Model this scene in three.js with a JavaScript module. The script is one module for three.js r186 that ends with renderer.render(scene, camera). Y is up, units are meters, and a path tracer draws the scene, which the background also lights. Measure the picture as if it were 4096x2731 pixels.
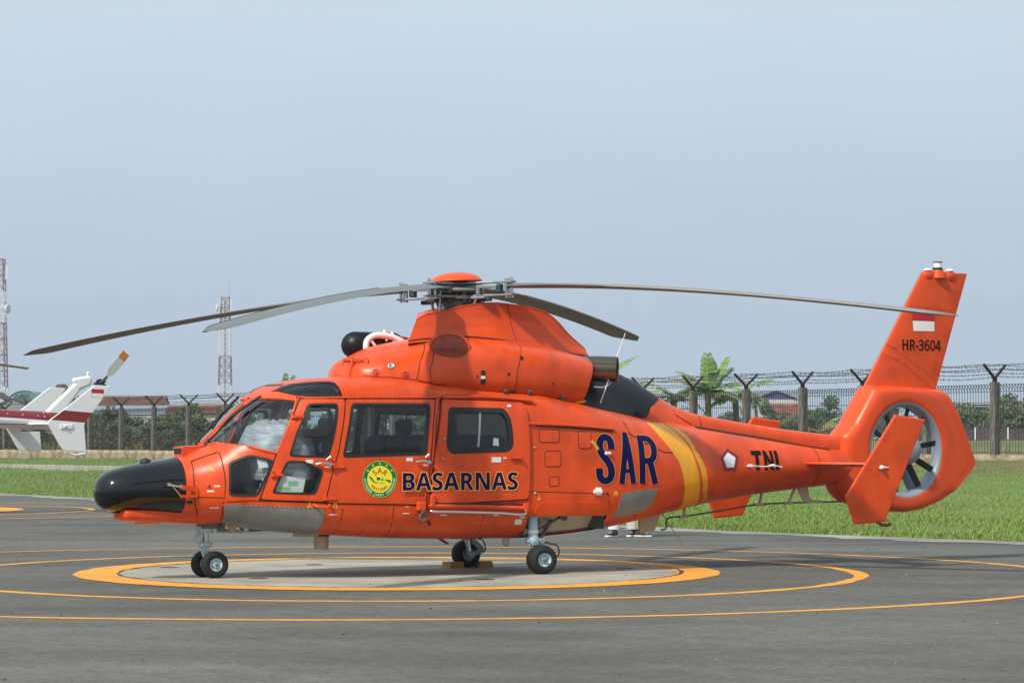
import * as THREE from 'three';
import { mergeGeometries } from 'three/addons/utils/BufferGeometryUtils.js';
import { RoundedBoxGeometry } from 'three/addons/geometries/RoundedBoxGeometry.js';
import { MarchingCubes } from 'three/addons/objects/MarchingCubes.js';

// ---------- camera, sky, sun, exposure ----------
const scene = new THREE.Scene();
const camera = new THREE.PerspectiveCamera(14.225, 1024 / 682, 0.5, 4000);
camera.position.set(0.1, 1.49, 32.316);
camera.rotation.set(THREE.MathUtils.degToRad(2.154), 0, 0);
scene.add(camera);

const SUN = new THREE.Vector3(-0.62, 1.0, 0.79).normalize();
function makeSky() {                                   // pale humid daylight: a little bluer low down, whiter high up and round the sun
  const W = 1024, H = 512, data = new Float32Array(W * H * 4), d = new THREE.Vector3();
  const mix = (a, b, t) => a.map((x, i) => x + (b[i] - x) * t);
  const low = [0.448, 0.546, 0.672], mid = [0.620, 0.730, 0.818], high = [0.53, 0.665, 0.80], under = [0.22, 0.22, 0.21];
  for (let j = 0; j < H; j++) {
    const el = ((j + 0.5) / H - 0.5) * Math.PI, deg = THREE.MathUtils.radToDeg(el);
    for (let i = 0; i < W; i++) {
      const az = ((i + 0.5) / W - 0.5) * 2 * Math.PI;
      d.set(Math.cos(el) * Math.cos(az), Math.sin(el), Math.cos(el) * Math.sin(az));
      let c;
      if (deg < 0) c = under;
      else if (deg < 11) { const t = deg / 11; c = mix(low, mid, t * t * (3 - 2 * t) * 0.55 + 0.45 * t); }
      else c = mix(mid, high, Math.min(1, (deg - 11) / 60));
      const g = Math.max(0, d.dot(SUN)), wisp = deg > 0 ? 0.012 * Math.sin(az * 9 + deg * 0.35) * Math.sin(deg * 0.8 + az * 4) + 0.010 * Math.sin(az * 31 + 2.2 * Math.sin(deg * 0.9 + az * 7)) * Math.sin(deg * 1.9 + 3 * Math.sin(az * 13)) : 0;
      const glow = deg < 0 ? 0 : 0.9 * Math.pow(g, 18) + 0.35 * Math.pow(g, 4);
      const k = (j * W + i) * 4;
      for (let n = 0; n < 3; n++) data[k + n] = c[n] * (1 + wisp) + glow * [0.9, 0.88, 0.82][n];
      data[k + 3] = 1;
    }
  }
  const t = new THREE.DataTexture(data, W, H, THREE.RGBAFormat, THREE.FloatType);
  t.mapping = THREE.EquirectangularReflectionMapping; t.magFilter = t.minFilter = THREE.LinearFilter; t.needsUpdate = true;
  return t;
}
scene.background = makeSky();
scene.environment = scene.background;
scene.fog = new THREE.FogExp2(new THREE.Color().setRGB(.62, .70, .78), 0.00026);
const sun = new THREE.DirectionalLight(new THREE.Color(1.0, 0.94, 0.83), 4.1);
sun.position.copy(SUN).multiplyScalar(60);
sun.castShadow = true; sun.shadow.radius = 4; sun.shadow.mapSize.set(4096, 4096);
Object.assign(sun.shadow.camera, { left: -30, right: 30, top: 30, bottom: -30, near: 1, far: 200 });
scene.add(sun, sun.target);
const renderer = new THREE.WebGLRenderer({ antialias: true });
renderer.toneMapping = THREE.LinearToneMapping;
renderer.toneMappingExposure = 1.0;
renderer.shadowMap.enabled = true;
renderer.setSize(1024, 682);

// ---------- lofted skins: stations along the length, each a superellipse ----------
// rows: [a, bottom, top, halfWidth, widestHeight, upperPower, lowerPower]
function curve(rows, col) {                       // monotone cubic through the rows
  const n = rows.length, x = rows.map((r) => r[0]), y = rows.map((r) => r[col]);
  const d = [], m = [];
  for (let i = 0; i < n - 1; i++) d.push((y[i + 1] - y[i]) / (x[i + 1] - x[i]));
  m.push(d[0]);
  for (let i = 1; i < n - 1; i++) m.push(d[i - 1] * d[i] <= 0 ? 0 : (2 * d[i - 1] * d[i]) / (d[i - 1] + d[i]));
  m.push(d[n - 2]);
  return (t) => {
    if (t <= x[0]) return y[0];
    if (t >= x[n - 1]) return y[n - 1];
    let i = 0; while (t > x[i + 1]) i++;
    const h = x[i + 1] - x[i], s = (t - x[i]) / h, s2 = s * s, s3 = s2 * s;
    return (2 * s3 - 3 * s2 + 1) * y[i] + (s3 - 2 * s2 + s) * h * m[i] + (-2 * s3 + 3 * s2) * y[i + 1] + (s3 - s2) * h * m[i + 1];
  };
}
class Skin {
  constructor(rows) { this.rows = rows; this.f = [1, 2, 3, 4, 5, 6].map((c) => curve(rows, c)); this.a0 = rows[0][0]; this.a1 = rows[rows.length - 1][0]; }
  at(a) { const [b, t, w, m, nu, nl] = this.f.map((g) => g(a)); return { b, t, w, m, nu, nl }; }
  width(a, y) {
    const s = this.at(a), up = y >= s.m, h = up ? s.t - s.m : s.m - s.b, n = up ? s.nu : s.nl;
    const q = Math.abs(y - s.m) / Math.max(h, 1e-5);
    return q >= 1 ? 0 : s.w * Math.pow(1 - Math.pow(q, n), 1 / n);
  }
}
const hullSkin = new Skin([
  [-5.03, .955, .975, .006, .965, 2, 2],
  [-5.015, .87, 1.06, .10, .965, 2, 2],
  [-4.97, .805, 1.13, .185, .965, 2.1, 2.1],
  [-4.89, .762, 1.19, .25, .97, 2.15, 2.15],
  [-4.71, .735, 1.246, .315, .975, 2.25, 2.25],
  [-4.47, .715, 1.292, .355, .98, 2.3, 2.3],
  [-4.13, .69, 1.35, .43, .98, 2.4, 2.4],
  [-3.84, .65, 1.46, .58, 1.0, 2.5, 2.5],
  [-3.60, .615, 1.66, .69, 1.02, 2.6, 2.9],
  [-3.21, .55, 2.00, .83, 1.1, 3.0, 3.6],
  [-3.00, .52, 2.13, .89, 1.15, 3.5, 4.2],
  [-2.75, .495, 2.20, .94, 1.2, 4.2, 5],
  [-2.50, .475, 2.24, .975, 1.2, 4.8, 5.5],
  [-2.2, .45, 2.255, .995, 1.2, 5, 5.5],
  [-1.6, .42, 2.25, 1.0, 1.2, 5, 5],
  [-.6, .40, 2.17, 1.0, 1.2, 5, 5],
  [0, .40, 2.12, 1.0, 1.2, 5, 5],
  [.5, .43, 2.03, .985, 1.15, 4.4, 4.5],
  [1.0, .48, 1.945, .95, 1.12, 3.6, 3.8],
  [1.5, .55, 1.86, .88, 1.1, 2.9, 3],
  [2.15, .67, 1.78, .765, 1.1, 2.3, 2.4],
  [2.8, .78, 1.705, .60, 1.16, 2.1, 2.1],
  [3.5, .875, 1.605, .445, 1.2, 2, 2],
  [4.2, .945, 1.50, .325, 1.215, 2, 2],
  [4.7, .99, 1.45, .255, 1.22, 2, 2],
  [5.25, 1.03, 1.40, .19, 1.22, 2, 2],
]);
const cowlSkin = new Skin([
  [-2.14, 2.10, 2.30, .24, 2.2, 2.2, 2],
  [-2.08, 2.08, 2.44, .42, 2.2, 2.4, 2],
  [-1.95, 2.06, 2.50, .55, 2.2, 2.5, 2],
  [-1.66, 2.02, 2.625, .69, 2.2, 2.4, 2],
  [-1.35, 1.98, 2.69, .78, 2.22, 2.3, 2],
  [-1.0, 1.95, 2.735, .84, 2.25, 2.9, 2.2],
  [-.5, 1.90, 2.735, .86, 2.27, 3.1, 2.4],
  [0, 1.85, 2.70, .84, 2.27, 3.1, 2.4],
  [.45, 1.80, 2.62, .77, 2.26, 3.0, 2.4],
  [.85, 1.75, 2.545, .68, 2.25, 2.8, 2.4],
]);
const spineSkin = new Skin([   // black exhaust fairing and drive shaft cover behind it
  [.55, 1.7, 2.40, .66, 1.9, 1.5, 2],
  [.9, 1.7, 2.43, .63, 1.88, 1.3, 2],
  [1.3, 1.66, 2.42, .50, 1.84, 1.3, 2],
  [1.65, 1.6, 2.305, .40, 1.76, 1.45, 2],
  [2.02, 1.56, 2.115, .32, 1.7, 1.6, 2],
  [2.25, 1.54, 1.985, .27, 1.66, 1.8, 2],
  [2.55, 1.5, 1.875, .205, 1.64, 2.8, 2],
  [3.0, 1.46, 1.80, .17, 1.60, 3.2, 2],
  [3.8, 1.40, 1.69, .155, 1.52, 3.2, 2],
  [4.75, 1.30, 1.595, .14, 1.42, 3.2, 2],
]);
// ---------- small tools ----------
const V = (x, y, z) => new THREE.Vector3(x, y, z);
const { PI, sin, cos, abs, min, max, sqrt, pow, floor, hypot } = Math;
const lerp = (a, b, t) => a + (b - a) * t, clamp = (x, a, b) => min(b, max(a, x)), smooth = (a, b, x) => { const t = clamp((x - a) / (b - a), 0, 1); return t * t * (3 - 2 * t); };
function rng(seed) { let s = seed >>> 0; return () => { s = (s + 0x6d2b79f5) | 0; let t = Math.imul(s ^ (s >>> 15), 1 | s); t = (t + Math.imul(t ^ (t >>> 7), 61 | t)) ^ t; return ((t ^ (t >>> 14)) >>> 0) / 4294967296; }; }
const used = {};
function numbered(name) { const n = used[name] = (used[name] ?? -1) + 1; return n ? name + '_' + String(n).padStart(3, '0') : name; }
function tag(o, label, category, group, kind) { if (label) o.userData.label = label; if (category) o.userData.category = category; if (group) o.userData.group = group; if (kind) o.userData.kind = kind; return o; }
function base(name, pos = [0, 0, 0], turn = 0) { const g = new THREE.Group(); g.name = numbered(name); g.position.set(...pos); g.rotation.y = turn; scene.add(g); return g; }
function part(name, geo, mat, parent, label) {
  const m = new THREE.Mesh(Array.isArray(geo) ? merge(geo) : geo, mat); m.name = parent === scene ? numbered(name) : name; m.castShadow = m.receiveShadow = true;
  if (label) m.userData.label = label;
  (parent ?? scene).add(m); return m;
}
function structure(name, geo, mat, label) { return tag(part(name, geo, mat, scene), label, null, null, 'structure'); }
function copy(o) { const c = o.clone(); c.name = numbered(o.name.replace(/_\d{3}$/, '')); c.userData = { ...o.userData }; scene.add(c); return c; }
function plain(g) { let q = g.index ? g.toNonIndexed() : g; if (!q.attributes.uv) q.setAttribute('uv', new THREE.BufferAttribute(new Float32Array(q.attributes.position.count * 2), 2)); if (!q.attributes.normal) q.computeVertexNormals(); for (const k of Object.keys(q.attributes)) if (!['position', 'normal', 'uv', 'color'].includes(k)) q.deleteAttribute(k); return q; }
function merge(list) { const l = list.map(plain), c = l.some((g) => g.attributes.color); if (c) for (const g of l) if (!g.attributes.color) g.setAttribute('color', new THREE.BufferAttribute(new Float32Array(g.attributes.position.count * 3).fill(1), 3)); return mergeGeometries(l); }
function box(w, h, d, x = 0, y = 0, z = 0, ry = 0, rz = 0, rx = 0) { const g = new THREE.BoxGeometry(w, h, d); if (rx) g.rotateX(rx); if (rz) g.rotateZ(rz); if (ry) g.rotateY(ry); return g.translate(x, y, z); }
function rbox(w, h, d, x, y, z, r = .02, ry = 0, rz = 0) { const g = new RoundedBoxGeometry(w, h, d, 2, min(r, w / 2.01, h / 2.01, d / 2.01)); if (rz) g.rotateZ(rz); if (ry) g.rotateY(ry); return g.translate(x, y, z); }
function bar(p, q, r0, r1 = r0, n = 10) {           // round bar between two points
  const a = V(...p), b = V(...q), g = new THREE.CylinderGeometry(r1, r0, a.distanceTo(b), n);
  g.applyQuaternion(new THREE.Quaternion().setFromUnitVectors(V(0, 1, 0), b.clone().sub(a).normalize()));
  return g.translate((a.x + b.x) / 2, (a.y + b.y) / 2, (a.z + b.z) / 2);
}
function beam(p, q, w, h = w, up = [0, 1, 0]) {      // square bar between two points
  const a = V(...p), b = V(...q), x = b.clone().sub(a), L = x.length(); x.normalize();
  let z = x.clone().cross(V(...up)); if (z.length() < 1e-3) z = x.clone().cross(V(1, 0, 0)); z.normalize();
  const g = new THREE.BoxGeometry(L, h, w); g.applyMatrix4(new THREE.Matrix4().makeBasis(x, z.clone().cross(x), z));
  return g.translate((a.x + b.x) / 2, (a.y + b.y) / 2, (a.z + b.z) / 2);
}
function tube(pts, r, seg = 24, n = 8) { return new THREE.TubeGeometry(new THREE.CatmullRomCurve3(pts.map((p) => V(...p)), false, 'centripetal'), seg, r, n); }
function rod(pts, r, n = 6) { const g = []; for (let i = 0; i < pts.length - 1; i++) g.push(bar(pts[i], pts[i + 1], r, r, n)); return merge(g); }
function plate(pts, t, fn, bevel = .004) {            // outline [x,y] with thickness t along z, centred; fn moves it
  const s = new THREE.Shape(pts.map((p) => new THREE.Vector2(p[0], p[1])));
  const g = new THREE.ExtrudeGeometry(s, { depth: max(.001, t - 2 * bevel), bevelEnabled: bevel > 0, bevelSize: bevel, bevelThickness: bevel, bevelSegments: 2, steps: 1 });
  g.translate(0, 0, -(t - 2 * bevel) / 2); if (fn) fn(g); return g;
}
function turn(profile, n = 32, axis = 'y') { const g = new THREE.LatheGeometry(profile.map((p) => new THREE.Vector2(p[0], p[1])), n); if (axis === 'x') g.rotateZ(-PI / 2); if (axis === 'z') g.rotateX(PI / 2); return g; }
function quads(nu, nv, fn, colour) {                  // grid surface fn(i/nu, j/nv) -> [x,y,z]
  const p = [], uv = [], c = [], ix = [];
  for (let j = 0; j <= nv; j++) for (let i = 0; i <= nu; i++) { const q = fn(i / nu, j / nv); p.push(q[0], q[1], q[2]); uv.push(q[3] ?? i / nu, q[4] ?? j / nv); if (colour) c.push(...colour(i / nu, j / nv, q)); }
  for (let j = 0; j < nv; j++) for (let i = 0; i < nu; i++) { const a = j * (nu + 1) + i, b = a + 1, d = a + nu + 1, e = d + 1; ix.push(a, b, e, a, e, d); }
  const g = new THREE.BufferGeometry(); g.setIndex(ix); g.setAttribute('position', new THREE.Float32BufferAttribute(p, 3)); g.setAttribute('uv', new THREE.Float32BufferAttribute(uv, 2));
  if (colour) g.setAttribute('color', new THREE.Float32BufferAttribute(c, 3));
  g.computeVertexNormals(); return g;
}
// value noise, tileable with period p
const NT = (() => { const r = rng(77), t = new Float32Array(65536); for (let i = 0; i < 65536; i++) t[i] = r(); return t; })();
function vnoise(x, y, p = 256) { const xi = floor(x), yi = floor(y), fx = x - xi, fy = y - yi, w = (v) => ((v % p) + p) % p, h = (i, j) => NT[(w(i) + w(j) * 256) & 65535], sx = fx * fx * (3 - 2 * fx), sy = fy * fy * (3 - 2 * fy); return lerp(lerp(h(xi, yi), h(xi + 1, yi), sx), lerp(h(xi, yi + 1), h(xi + 1, yi + 1), sx), sy); }
function fbm(x, y, o = 4, p = 256) { let s = 0, a = .5, t = 0; for (let i = 0; i < o; i++) { s += a * vnoise(x, y, p); t += a; x *= 2; y *= 2; p = min(256, p * 2); a *= .5; } return s / t; }
function texture(n, fn, srgb = true, rep = 1) {       // fn(u,v) -> [r,g,b] 0..1
  const d = new Uint8Array(n * n * 4);
  for (let j = 0; j < n; j++) for (let i = 0; i < n; i++) { const c = fn(i / n, j / n), k = (j * n + i) * 4; d[k] = 255 * clamp(c[0], 0, 1); d[k + 1] = 255 * clamp(c[1], 0, 1); d[k + 2] = 255 * clamp(c[2], 0, 1); d[k + 3] = 255; }
  const t = new THREE.DataTexture(d, n, n); t.wrapS = t.wrapT = THREE.RepeatWrapping; t.magFilter = THREE.LinearFilter; t.minFilter = THREE.LinearMipmapLinearFilter; if (srgb) t.colorSpace = THREE.SRGBColorSpace; t.repeat.set(rep, rep); t.needsUpdate = true; return t;
}
function canvasMap(w, h, draw) { const c = document.createElement('canvas'); c.width = w; c.height = h; draw(c.getContext('2d'), w, h); const t = new THREE.CanvasTexture(c); t.colorSpace = THREE.SRGBColorSpace; t.anisotropy = 8; return t; }
const rgb = (r, g, b) => new THREE.Color().setRGB(r, g, b);
const mat = (r, g, b, rough = .6, metal = 0, extra = {}) => new THREE.MeshStandardMaterial({ color: rgb(r, g, b), roughness: rough, metalness: metal, side: THREE.DoubleSide, ...extra });
const phys = (r, g, b, o = {}) => new THREE.MeshPhysicalMaterial({ color: rgb(r, g, b), side: THREE.DoubleSide, ...o });

// ---------- skins as surfaces: point(a, s), s = 1 at the ridge, 0 at the widest line, -1 at the keel ----------
Skin.prototype.tab = function (a) {
  this.cache ??= new Map(); const k = Math.round(a * 2e4); let t = this.cache.get(k); if (t) return t;
  const s = this.at(a), half = (H, n) => { const P = []; let L = 0; for (let i = 0; i <= 44; i++) { const f = PI / 2 * i / 44, w = s.w * pow(cos(f) < 1e-9 ? 0 : cos(f), 2 / n), y = H * pow(sin(f), 2 / n); if (i) L += hypot(w - P[i - 1][0], y - P[i - 1][1]); P.push([w, y, L]); } for (const p of P) p[2] /= L || 1; return P; };
  t = { m: s.m, up: half(s.t - s.m, s.nu), lo: half(s.b - s.m, s.nl) }; this.cache.set(k, t); return t;
};
Skin.prototype.wy = function (a, s) { const t = this.tab(a), P = s >= 0 ? t.up : t.lo, q = min(1, abs(s)); let i = 0; while (i < 43 && P[i + 1][2] < q) i++; const A = P[i], B = P[i + 1], f = (q - A[2]) / (B[2] - A[2] || 1); return [lerp(A[0], B[0], f), t.m + lerp(A[1], B[1], f)]; };
Skin.prototype.find = function (a, y, w) {             // s of a height, or of a half width (upper side)
  const t = this.tab(a); if (y === null) { const P = t.up; let i = 0; while (i < 43 && P[i + 1][0] > w) i++; const f = clamp((P[i][0] - w) / (P[i][0] - P[i + 1][0] || 1), 0, 1); return lerp(P[i][2], P[i + 1][2], f); }
  const up = y >= t.m, P = up ? t.up : t.lo, d = abs(y - t.m); let i = 0; while (i < 43 && abs(P[i + 1][1]) < d) i++; const A = abs(P[i][1]), B = abs(P[i + 1][1]); return (up ? 1 : -1) * lerp(P[i][2], P[i + 1][2], clamp((d - A) / (B - A || 1), 0, 1));
};
Skin.prototype.point = function (a, s, off = 0) {      // port side: [a, y, w] moved out along the normal
  const [w, y] = this.wy(a, s); if (!off) return [a, y, w];
  const n = this.normal(a, s); return [a + n.x * off, y + n.y * off, w + n.z * off];
};
Skin.prototype.normal = function (a, s) {
  const e = .004, a0 = max(this.a0, a - .01), a1 = min(this.a1, a + .01), s0 = max(-1, s - e), s1 = min(1, s + e), p = this.wy(a0, s), q = this.wy(a1, s), u = this.wy(a, s0), v = this.wy(a, s1);
  const A = V(a1 - a0, q[1] - p[1], q[0] - p[0]), B = V(0, v[1] - u[1], v[0] - u[0]); const n = A.cross(B).normalize();
  if (s > .995) n.z = max(0, n.z) * .2; if (s < -.995) n.z *= .2; return n.normalize();
};
function inside(poly, x, y) { let c = false; for (let i = 0, j = poly.length - 1; i < poly.length; j = i++) { const [a, b] = poly[i], [d, e] = poly[j]; if (b > y !== e > y && x < (d - a) * (y - b) / (e - b) + a) c = !c; } return c; }
function skinMesh(skin, a0, a1, { da = .05, ns = 24, off = 0, drop, cap0 = true, cap1 = true, stations, shear } = {}) {
  const A = stations ?? Array.from({ length: Math.ceil((a1 - a0) / da) + 1 }, (_, i, n) => a0 + (a1 - a0) * i / Math.ceil((a1 - a0) / da));
  const S = []; for (let i = 0; i <= 2 * ns; i++) S.push(1 - i / ns);
  const M = 4 * ns, p = [], nn = [], uv = [], ix = [];
  for (const a of A) {
    const row = S.map((s) => [skin.point(a, s, off), skin.normal(a, s)]);
    for (let i = 0; i < M; i++) { const mir = i > 2 * ns, [q, n] = row[mir ? M - i : i]; const x = q[0] + (shear ? shear(q[0], q[1]) : 0); p.push(x, q[1], mir ? -q[2] : q[2]); nn.push(n.x, n.y, mir ? -n.z : n.z); uv.push(q[0], q[1]); }
  }
  for (let j = 0; j < A.length - 1; j++) for (let i = 0; i < M; i++) {
    const a = j * M + i, b = j * M + (i + 1) % M, c = a + M, d = b + M;
    for (const t of [[a, b, d], [a, d, c]]) { if (drop) { let x = 0, y = 0, z = 0; for (const k of t) { x += p[3 * k] / 3; y += p[3 * k + 1] / 3; z += p[3 * k + 2] / 3; } if (drop(x, y, z)) continue; } ix.push(...t); }
  }
  for (const [on, j, flip] of [[cap0, 0, 1], [cap1, A.length - 1, 0]]) if (on) {
    const b = p.length / 3, n0 = j * M; let x = 0, y = 0; for (let i = 0; i < M; i++) { x += p[3 * (n0 + i)] / M; y += p[3 * (n0 + i) + 1] / M; }
    p.push(x, y, 0); nn.push(flip ? -1 : 1, 0, 0); uv.push(x, y);
    for (let i = 0; i < M; i++) { const k = n0 + i; p.push(p[3 * k], p[3 * k + 1], p[3 * k + 2]); nn.push(flip ? -1 : 1, 0, 0); uv.push(p[3 * k], p[3 * k + 1]); }
    for (let i = 0; i < M; i++) { const q = b + 1 + i, r = b + 1 + (i + 1) % M; flip ? ix.push(b, r, q) : ix.push(b, q, r); }
  }
  const g = new THREE.BufferGeometry(); g.setIndex(ix); g.setAttribute('position', new THREE.Float32BufferAttribute(p, 3)); g.setAttribute('normal', new THREE.Float32BufferAttribute(nn, 3)); g.setAttribute('uv', new THREE.Float32BufferAttribute(uv, 2));
  return g;
}
// a plate that follows a skin: outline and holes in side-view metres [a, y] (or [a, null, w] near the ridge)
function conform(skin, outline, { holes = [], off = .006, depth = .02, side = 1, L = .06, uvBox } = {}) {
  const dense = (P) => { const o = []; for (let i = 0; i < P.length; i++) { const A = P[i], B = P[(i + 1) % P.length], wA = A[1] === null, wB = B[1] === null, k = A[1] === 's' || B[1] === 's'; if (k) { const f = (p) => p[1] === 's' ? p[2] : skin.find(p[0], p[1], p[2]), a = f(A), b = f(B), m = max(1, Math.ceil(abs(A[0] - B[0]) / L), Math.ceil(abs(a - b) / .08)); for (let j = 0; j < m; j++) o.push([lerp(A[0], B[0], j / m), lerp(a, b, j / m)]); continue; } const d = hypot(A[0] - B[0], wA && wB ? A[2] - B[2] : (wA || wB) ? .05 : A[1] - B[1]), n = max(1, Math.ceil(d / L)); const sA = skin.find(A[0], A[1], A[2]), sB = skin.find(B[0], B[1], B[2]); for (let k = 0; k < n; k++) { const t = k / n, a = lerp(A[0], B[0], t); let s; if (wA && wB) s = skin.find(a, null, lerp(A[2], B[2], t)); else if (wA || wB) s = lerp(sA, sB, t); else s = skin.find(a, lerp(A[1], B[1], t)); o.push([a, s]); } } return o; };
  const K = 1.3, area = (P) => P.reduce((t, p, i) => { const q = P[(i + 1) % P.length]; return t + p[0] * q[1] - q[0] * p[1]; }, 0);
  let O = dense(outline); if (area(O) < 0) O.reverse();
  const Hs = holes.map((h) => { const q = dense(h); if (area(q) > 0) q.reverse(); return q; });
  const pts = [...O, ...Hs.flat()].map(([a, s]) => [a, s * K]);
  let tri = THREE.ShapeUtils.triangulateShape(O.map(([a, s]) => new THREE.Vector2(a, s * K)), Hs.map((h) => h.map(([a, s]) => new THREE.Vector2(a, s * K))));
  const len = (i, j) => hypot(pts[i][0] - pts[j][0], pts[i][1] - pts[j][1]);
  for (let it = 0; it < 7; it++) {
    const mids = new Map(), out = []; let did = false;
    const mid = (i, j) => { if (len(i, j) <= L * 1.5) return -1; const k = i < j ? i * 1e6 + j : j * 1e6 + i; if (!mids.has(k)) { pts.push([(pts[i][0] + pts[j][0]) / 2, (pts[i][1] + pts[j][1]) / 2]); mids.set(k, pts.length - 1); } did = true; return mids.get(k); };
    for (const [a, b, c] of tri) {
      const x = mid(a, b), y = mid(b, c), z = mid(c, a), n = (x >= 0) + (y >= 0) + (z >= 0);
      if (!n) out.push([a, b, c]);
      else if (n === 3) out.push([a, x, z], [x, b, y], [z, y, c], [x, y, z]);
      else if (n === 1) { if (x >= 0) out.push([a, x, c], [x, b, c]); else if (y >= 0) out.push([a, b, y], [a, y, c]); else out.push([a, b, z], [z, b, c]); }
      else if (x < 0) out.push([c, z, y], [a, b, y], [a, y, z]); else if (y < 0) out.push([a, x, z], [x, b, c], [x, c, z]); else out.push([b, y, x], [a, x, y], [a, y, c]);
    }
    tri = out; if (!did) break;
  }
  const pos = [], nor = [], uv = [], ix = [], put = (q, n) => { pos.push(q[0], q[1], side * q[2]); nor.push(n.x, n.y, side * n.z); uvBox ? uv.push((q[0] - uvBox[0]) / (uvBox[2] - uvBox[0]), (q[1] - uvBox[1]) / (uvBox[3] - uvBox[1])) : uv.push(q[0], q[1]); return pos.length / 3 - 1; };
  for (const [a, S] of pts) { const s = clamp(S / K, -1, 1); put(skin.point(a, s, off), skin.normal(a, s)); }
  for (const [a, b, c] of tri) side > 0 ? ix.push(a, b, c) : ix.push(a, c, b);
  if (depth > 0) for (const loop of [O, ...Hs]) for (let i = 0; i < loop.length; i++) {
    const [a, s] = loop[i], [b, t] = loop[(i + 1) % loop.length], P = skin.point(a, s, off), Q = skin.point(b, t, off), p2 = skin.point(a, s, off - depth), q2 = skin.point(b, t, off - depth);
    const n = V(Q[0] - P[0], Q[1] - P[1], Q[2] - P[2]).cross(skin.normal(a, s)).normalize(); const i0 = put(P, n), i1 = put(Q, n), i2 = put(q2, n), i3 = put(p2, n);
    side > 0 ? ix.push(i0, i3, i2, i0, i2, i1) : ix.push(i0, i2, i3, i0, i1, i2);
  }
  const g = new THREE.BufferGeometry(); g.setIndex(ix); g.setAttribute('position', new THREE.Float32BufferAttribute(pos, 3)); g.setAttribute('normal', new THREE.Float32BufferAttribute(nor, 3)); g.setAttribute('uv', new THREE.Float32BufferAttribute(uv, 2));
  return g;
}
function inset(P, d) {                                 // move a side-view outline inwards by d (negative: outwards)
  const A = P.reduce((t, p, i) => { const q = P[(i + 1) % P.length]; return t + p[0] * q[1] - q[0] * p[1]; }, 0) > 0 ? 1 : -1, n = P.length;
  return P.map((p, i) => { const a = P[(i + n - 1) % n], b = P[(i + 1) % n], u = [p[0] - a[0], p[1] - a[1]], v = [b[0] - p[0], b[1] - p[1]], lu = hypot(...u) || 1, lv = hypot(...v) || 1, n1 = [-u[1] / lu * A, u[0] / lu * A], n2 = [-v[1] / lv * A, v[0] / lv * A], k = 1 + n1[0] * n2[0] + n1[1] * n2[1]; return [p[0] + d * (n1[0] + n2[0]) / max(.4, k), p[1] + d * (n1[1] + n2[1]) / max(.4, k)]; });
}
function soften(P, r = .04, n = 4) {                   // round the corners of an outline
  const o = []; P.forEach((p, i) => { const a = P[(i + P.length - 1) % P.length], b = P[(i + 1) % P.length], da = hypot(a[0] - p[0], a[1] - p[1]), db = hypot(b[0] - p[0], b[1] - p[1]), ra = min(r, da * .45) / da, rb = min(r, db * .45) / db, A = [lerp(p[0], a[0], ra), lerp(p[1], a[1], ra)], B = [lerp(p[0], b[0], rb), lerp(p[1], b[1], rb)]; for (let k = 0; k <= n; k++) { const t = k / n; o.push([lerp(lerp(A[0], p[0], t), lerp(p[0], B[0], t), t), lerp(lerp(A[1], p[1], t), lerp(p[1], B[1], t), t)]); } }); return o;
}
const rectangle = (a0, y0, a1, y1) => [[a0, y0], [a1, y0], [a1, y1], [a0, y1]];
function strip(path, w) { const l = [], r = []; path.forEach((p, i) => { const a = path[max(0, i - 1)], b = path[min(path.length - 1, i + 1)], d = [b[0] - a[0], b[1] - a[1]], n = hypot(...d); l.push([p[0] - d[1] / n * w / 2, p[1] + d[0] / n * w / 2]); r.unshift([p[0] + d[1] / n * w / 2, p[1] - d[0] / n * w / 2]); }); return [...l, ...r]; }

// ---------- ground ----------
// edge frame: u runs away to the left along the grass edge, v runs back across the grass to the fence
const EU = [-.516, -.857], EV = [.857, -.516], E0 = [8, -9.8];
const uv2 = (u, v) => [E0[0] + EU[0] * u + EV[0] * v, E0[1] + EU[1] * u + EV[1] * v];
const edgeV = (u) => u < 6 ? -1.05 + (6 - u) * .12 : -1.05 + min(2.3, (u - 6) * .05);
const FENCE_V = 18.9;
function landY(u, v) {                                  // lawn rising to the wall, flat land beyond
  const e = edgeV(u);
  if (v > 19.15) return 1.2 + .5 * smooth(19, 60, v) + .35 * smooth(60, 160, v) + (fbm(u * .08 + 9, v * .08, 3) - .5) * .12;
  const t = v - e; return max(0, .012 + (t < 10 ? .057 * t : .57 + .036 * (t - 10)) + (fbm(u * .35 + 40, v * .35, 3) - .5) * .2 * smooth(0, 3, t) + .40 * smooth(8, 11.5, t) * smooth(17.2, 13, v) * smooth(30, 12, u));
}
const asphaltTex = texture(1024, (x, y) => { const f = fbm(x * 8, y * 8, 3, 8), g = vnoise(x * 500, y * 500, 256), h = vnoise(x * 160, y * 160, 160), q = vnoise(x * 56, y * 56, 56), e = vnoise(x * 22, y * 22, 22); let c = .85 + (f - .5) * .10 + (g - .5) * .22 + (h - .5) * .16 + (q - .5) * .12 + (e - .5) * .07; if (q > .93) c -= .10; if (g > .97) c += .14; if (g < .03) c -= .22; return [c, c * .995, c * .975]; });
asphaltTex.repeat.set(1 / 3, 1 / 3);
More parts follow.
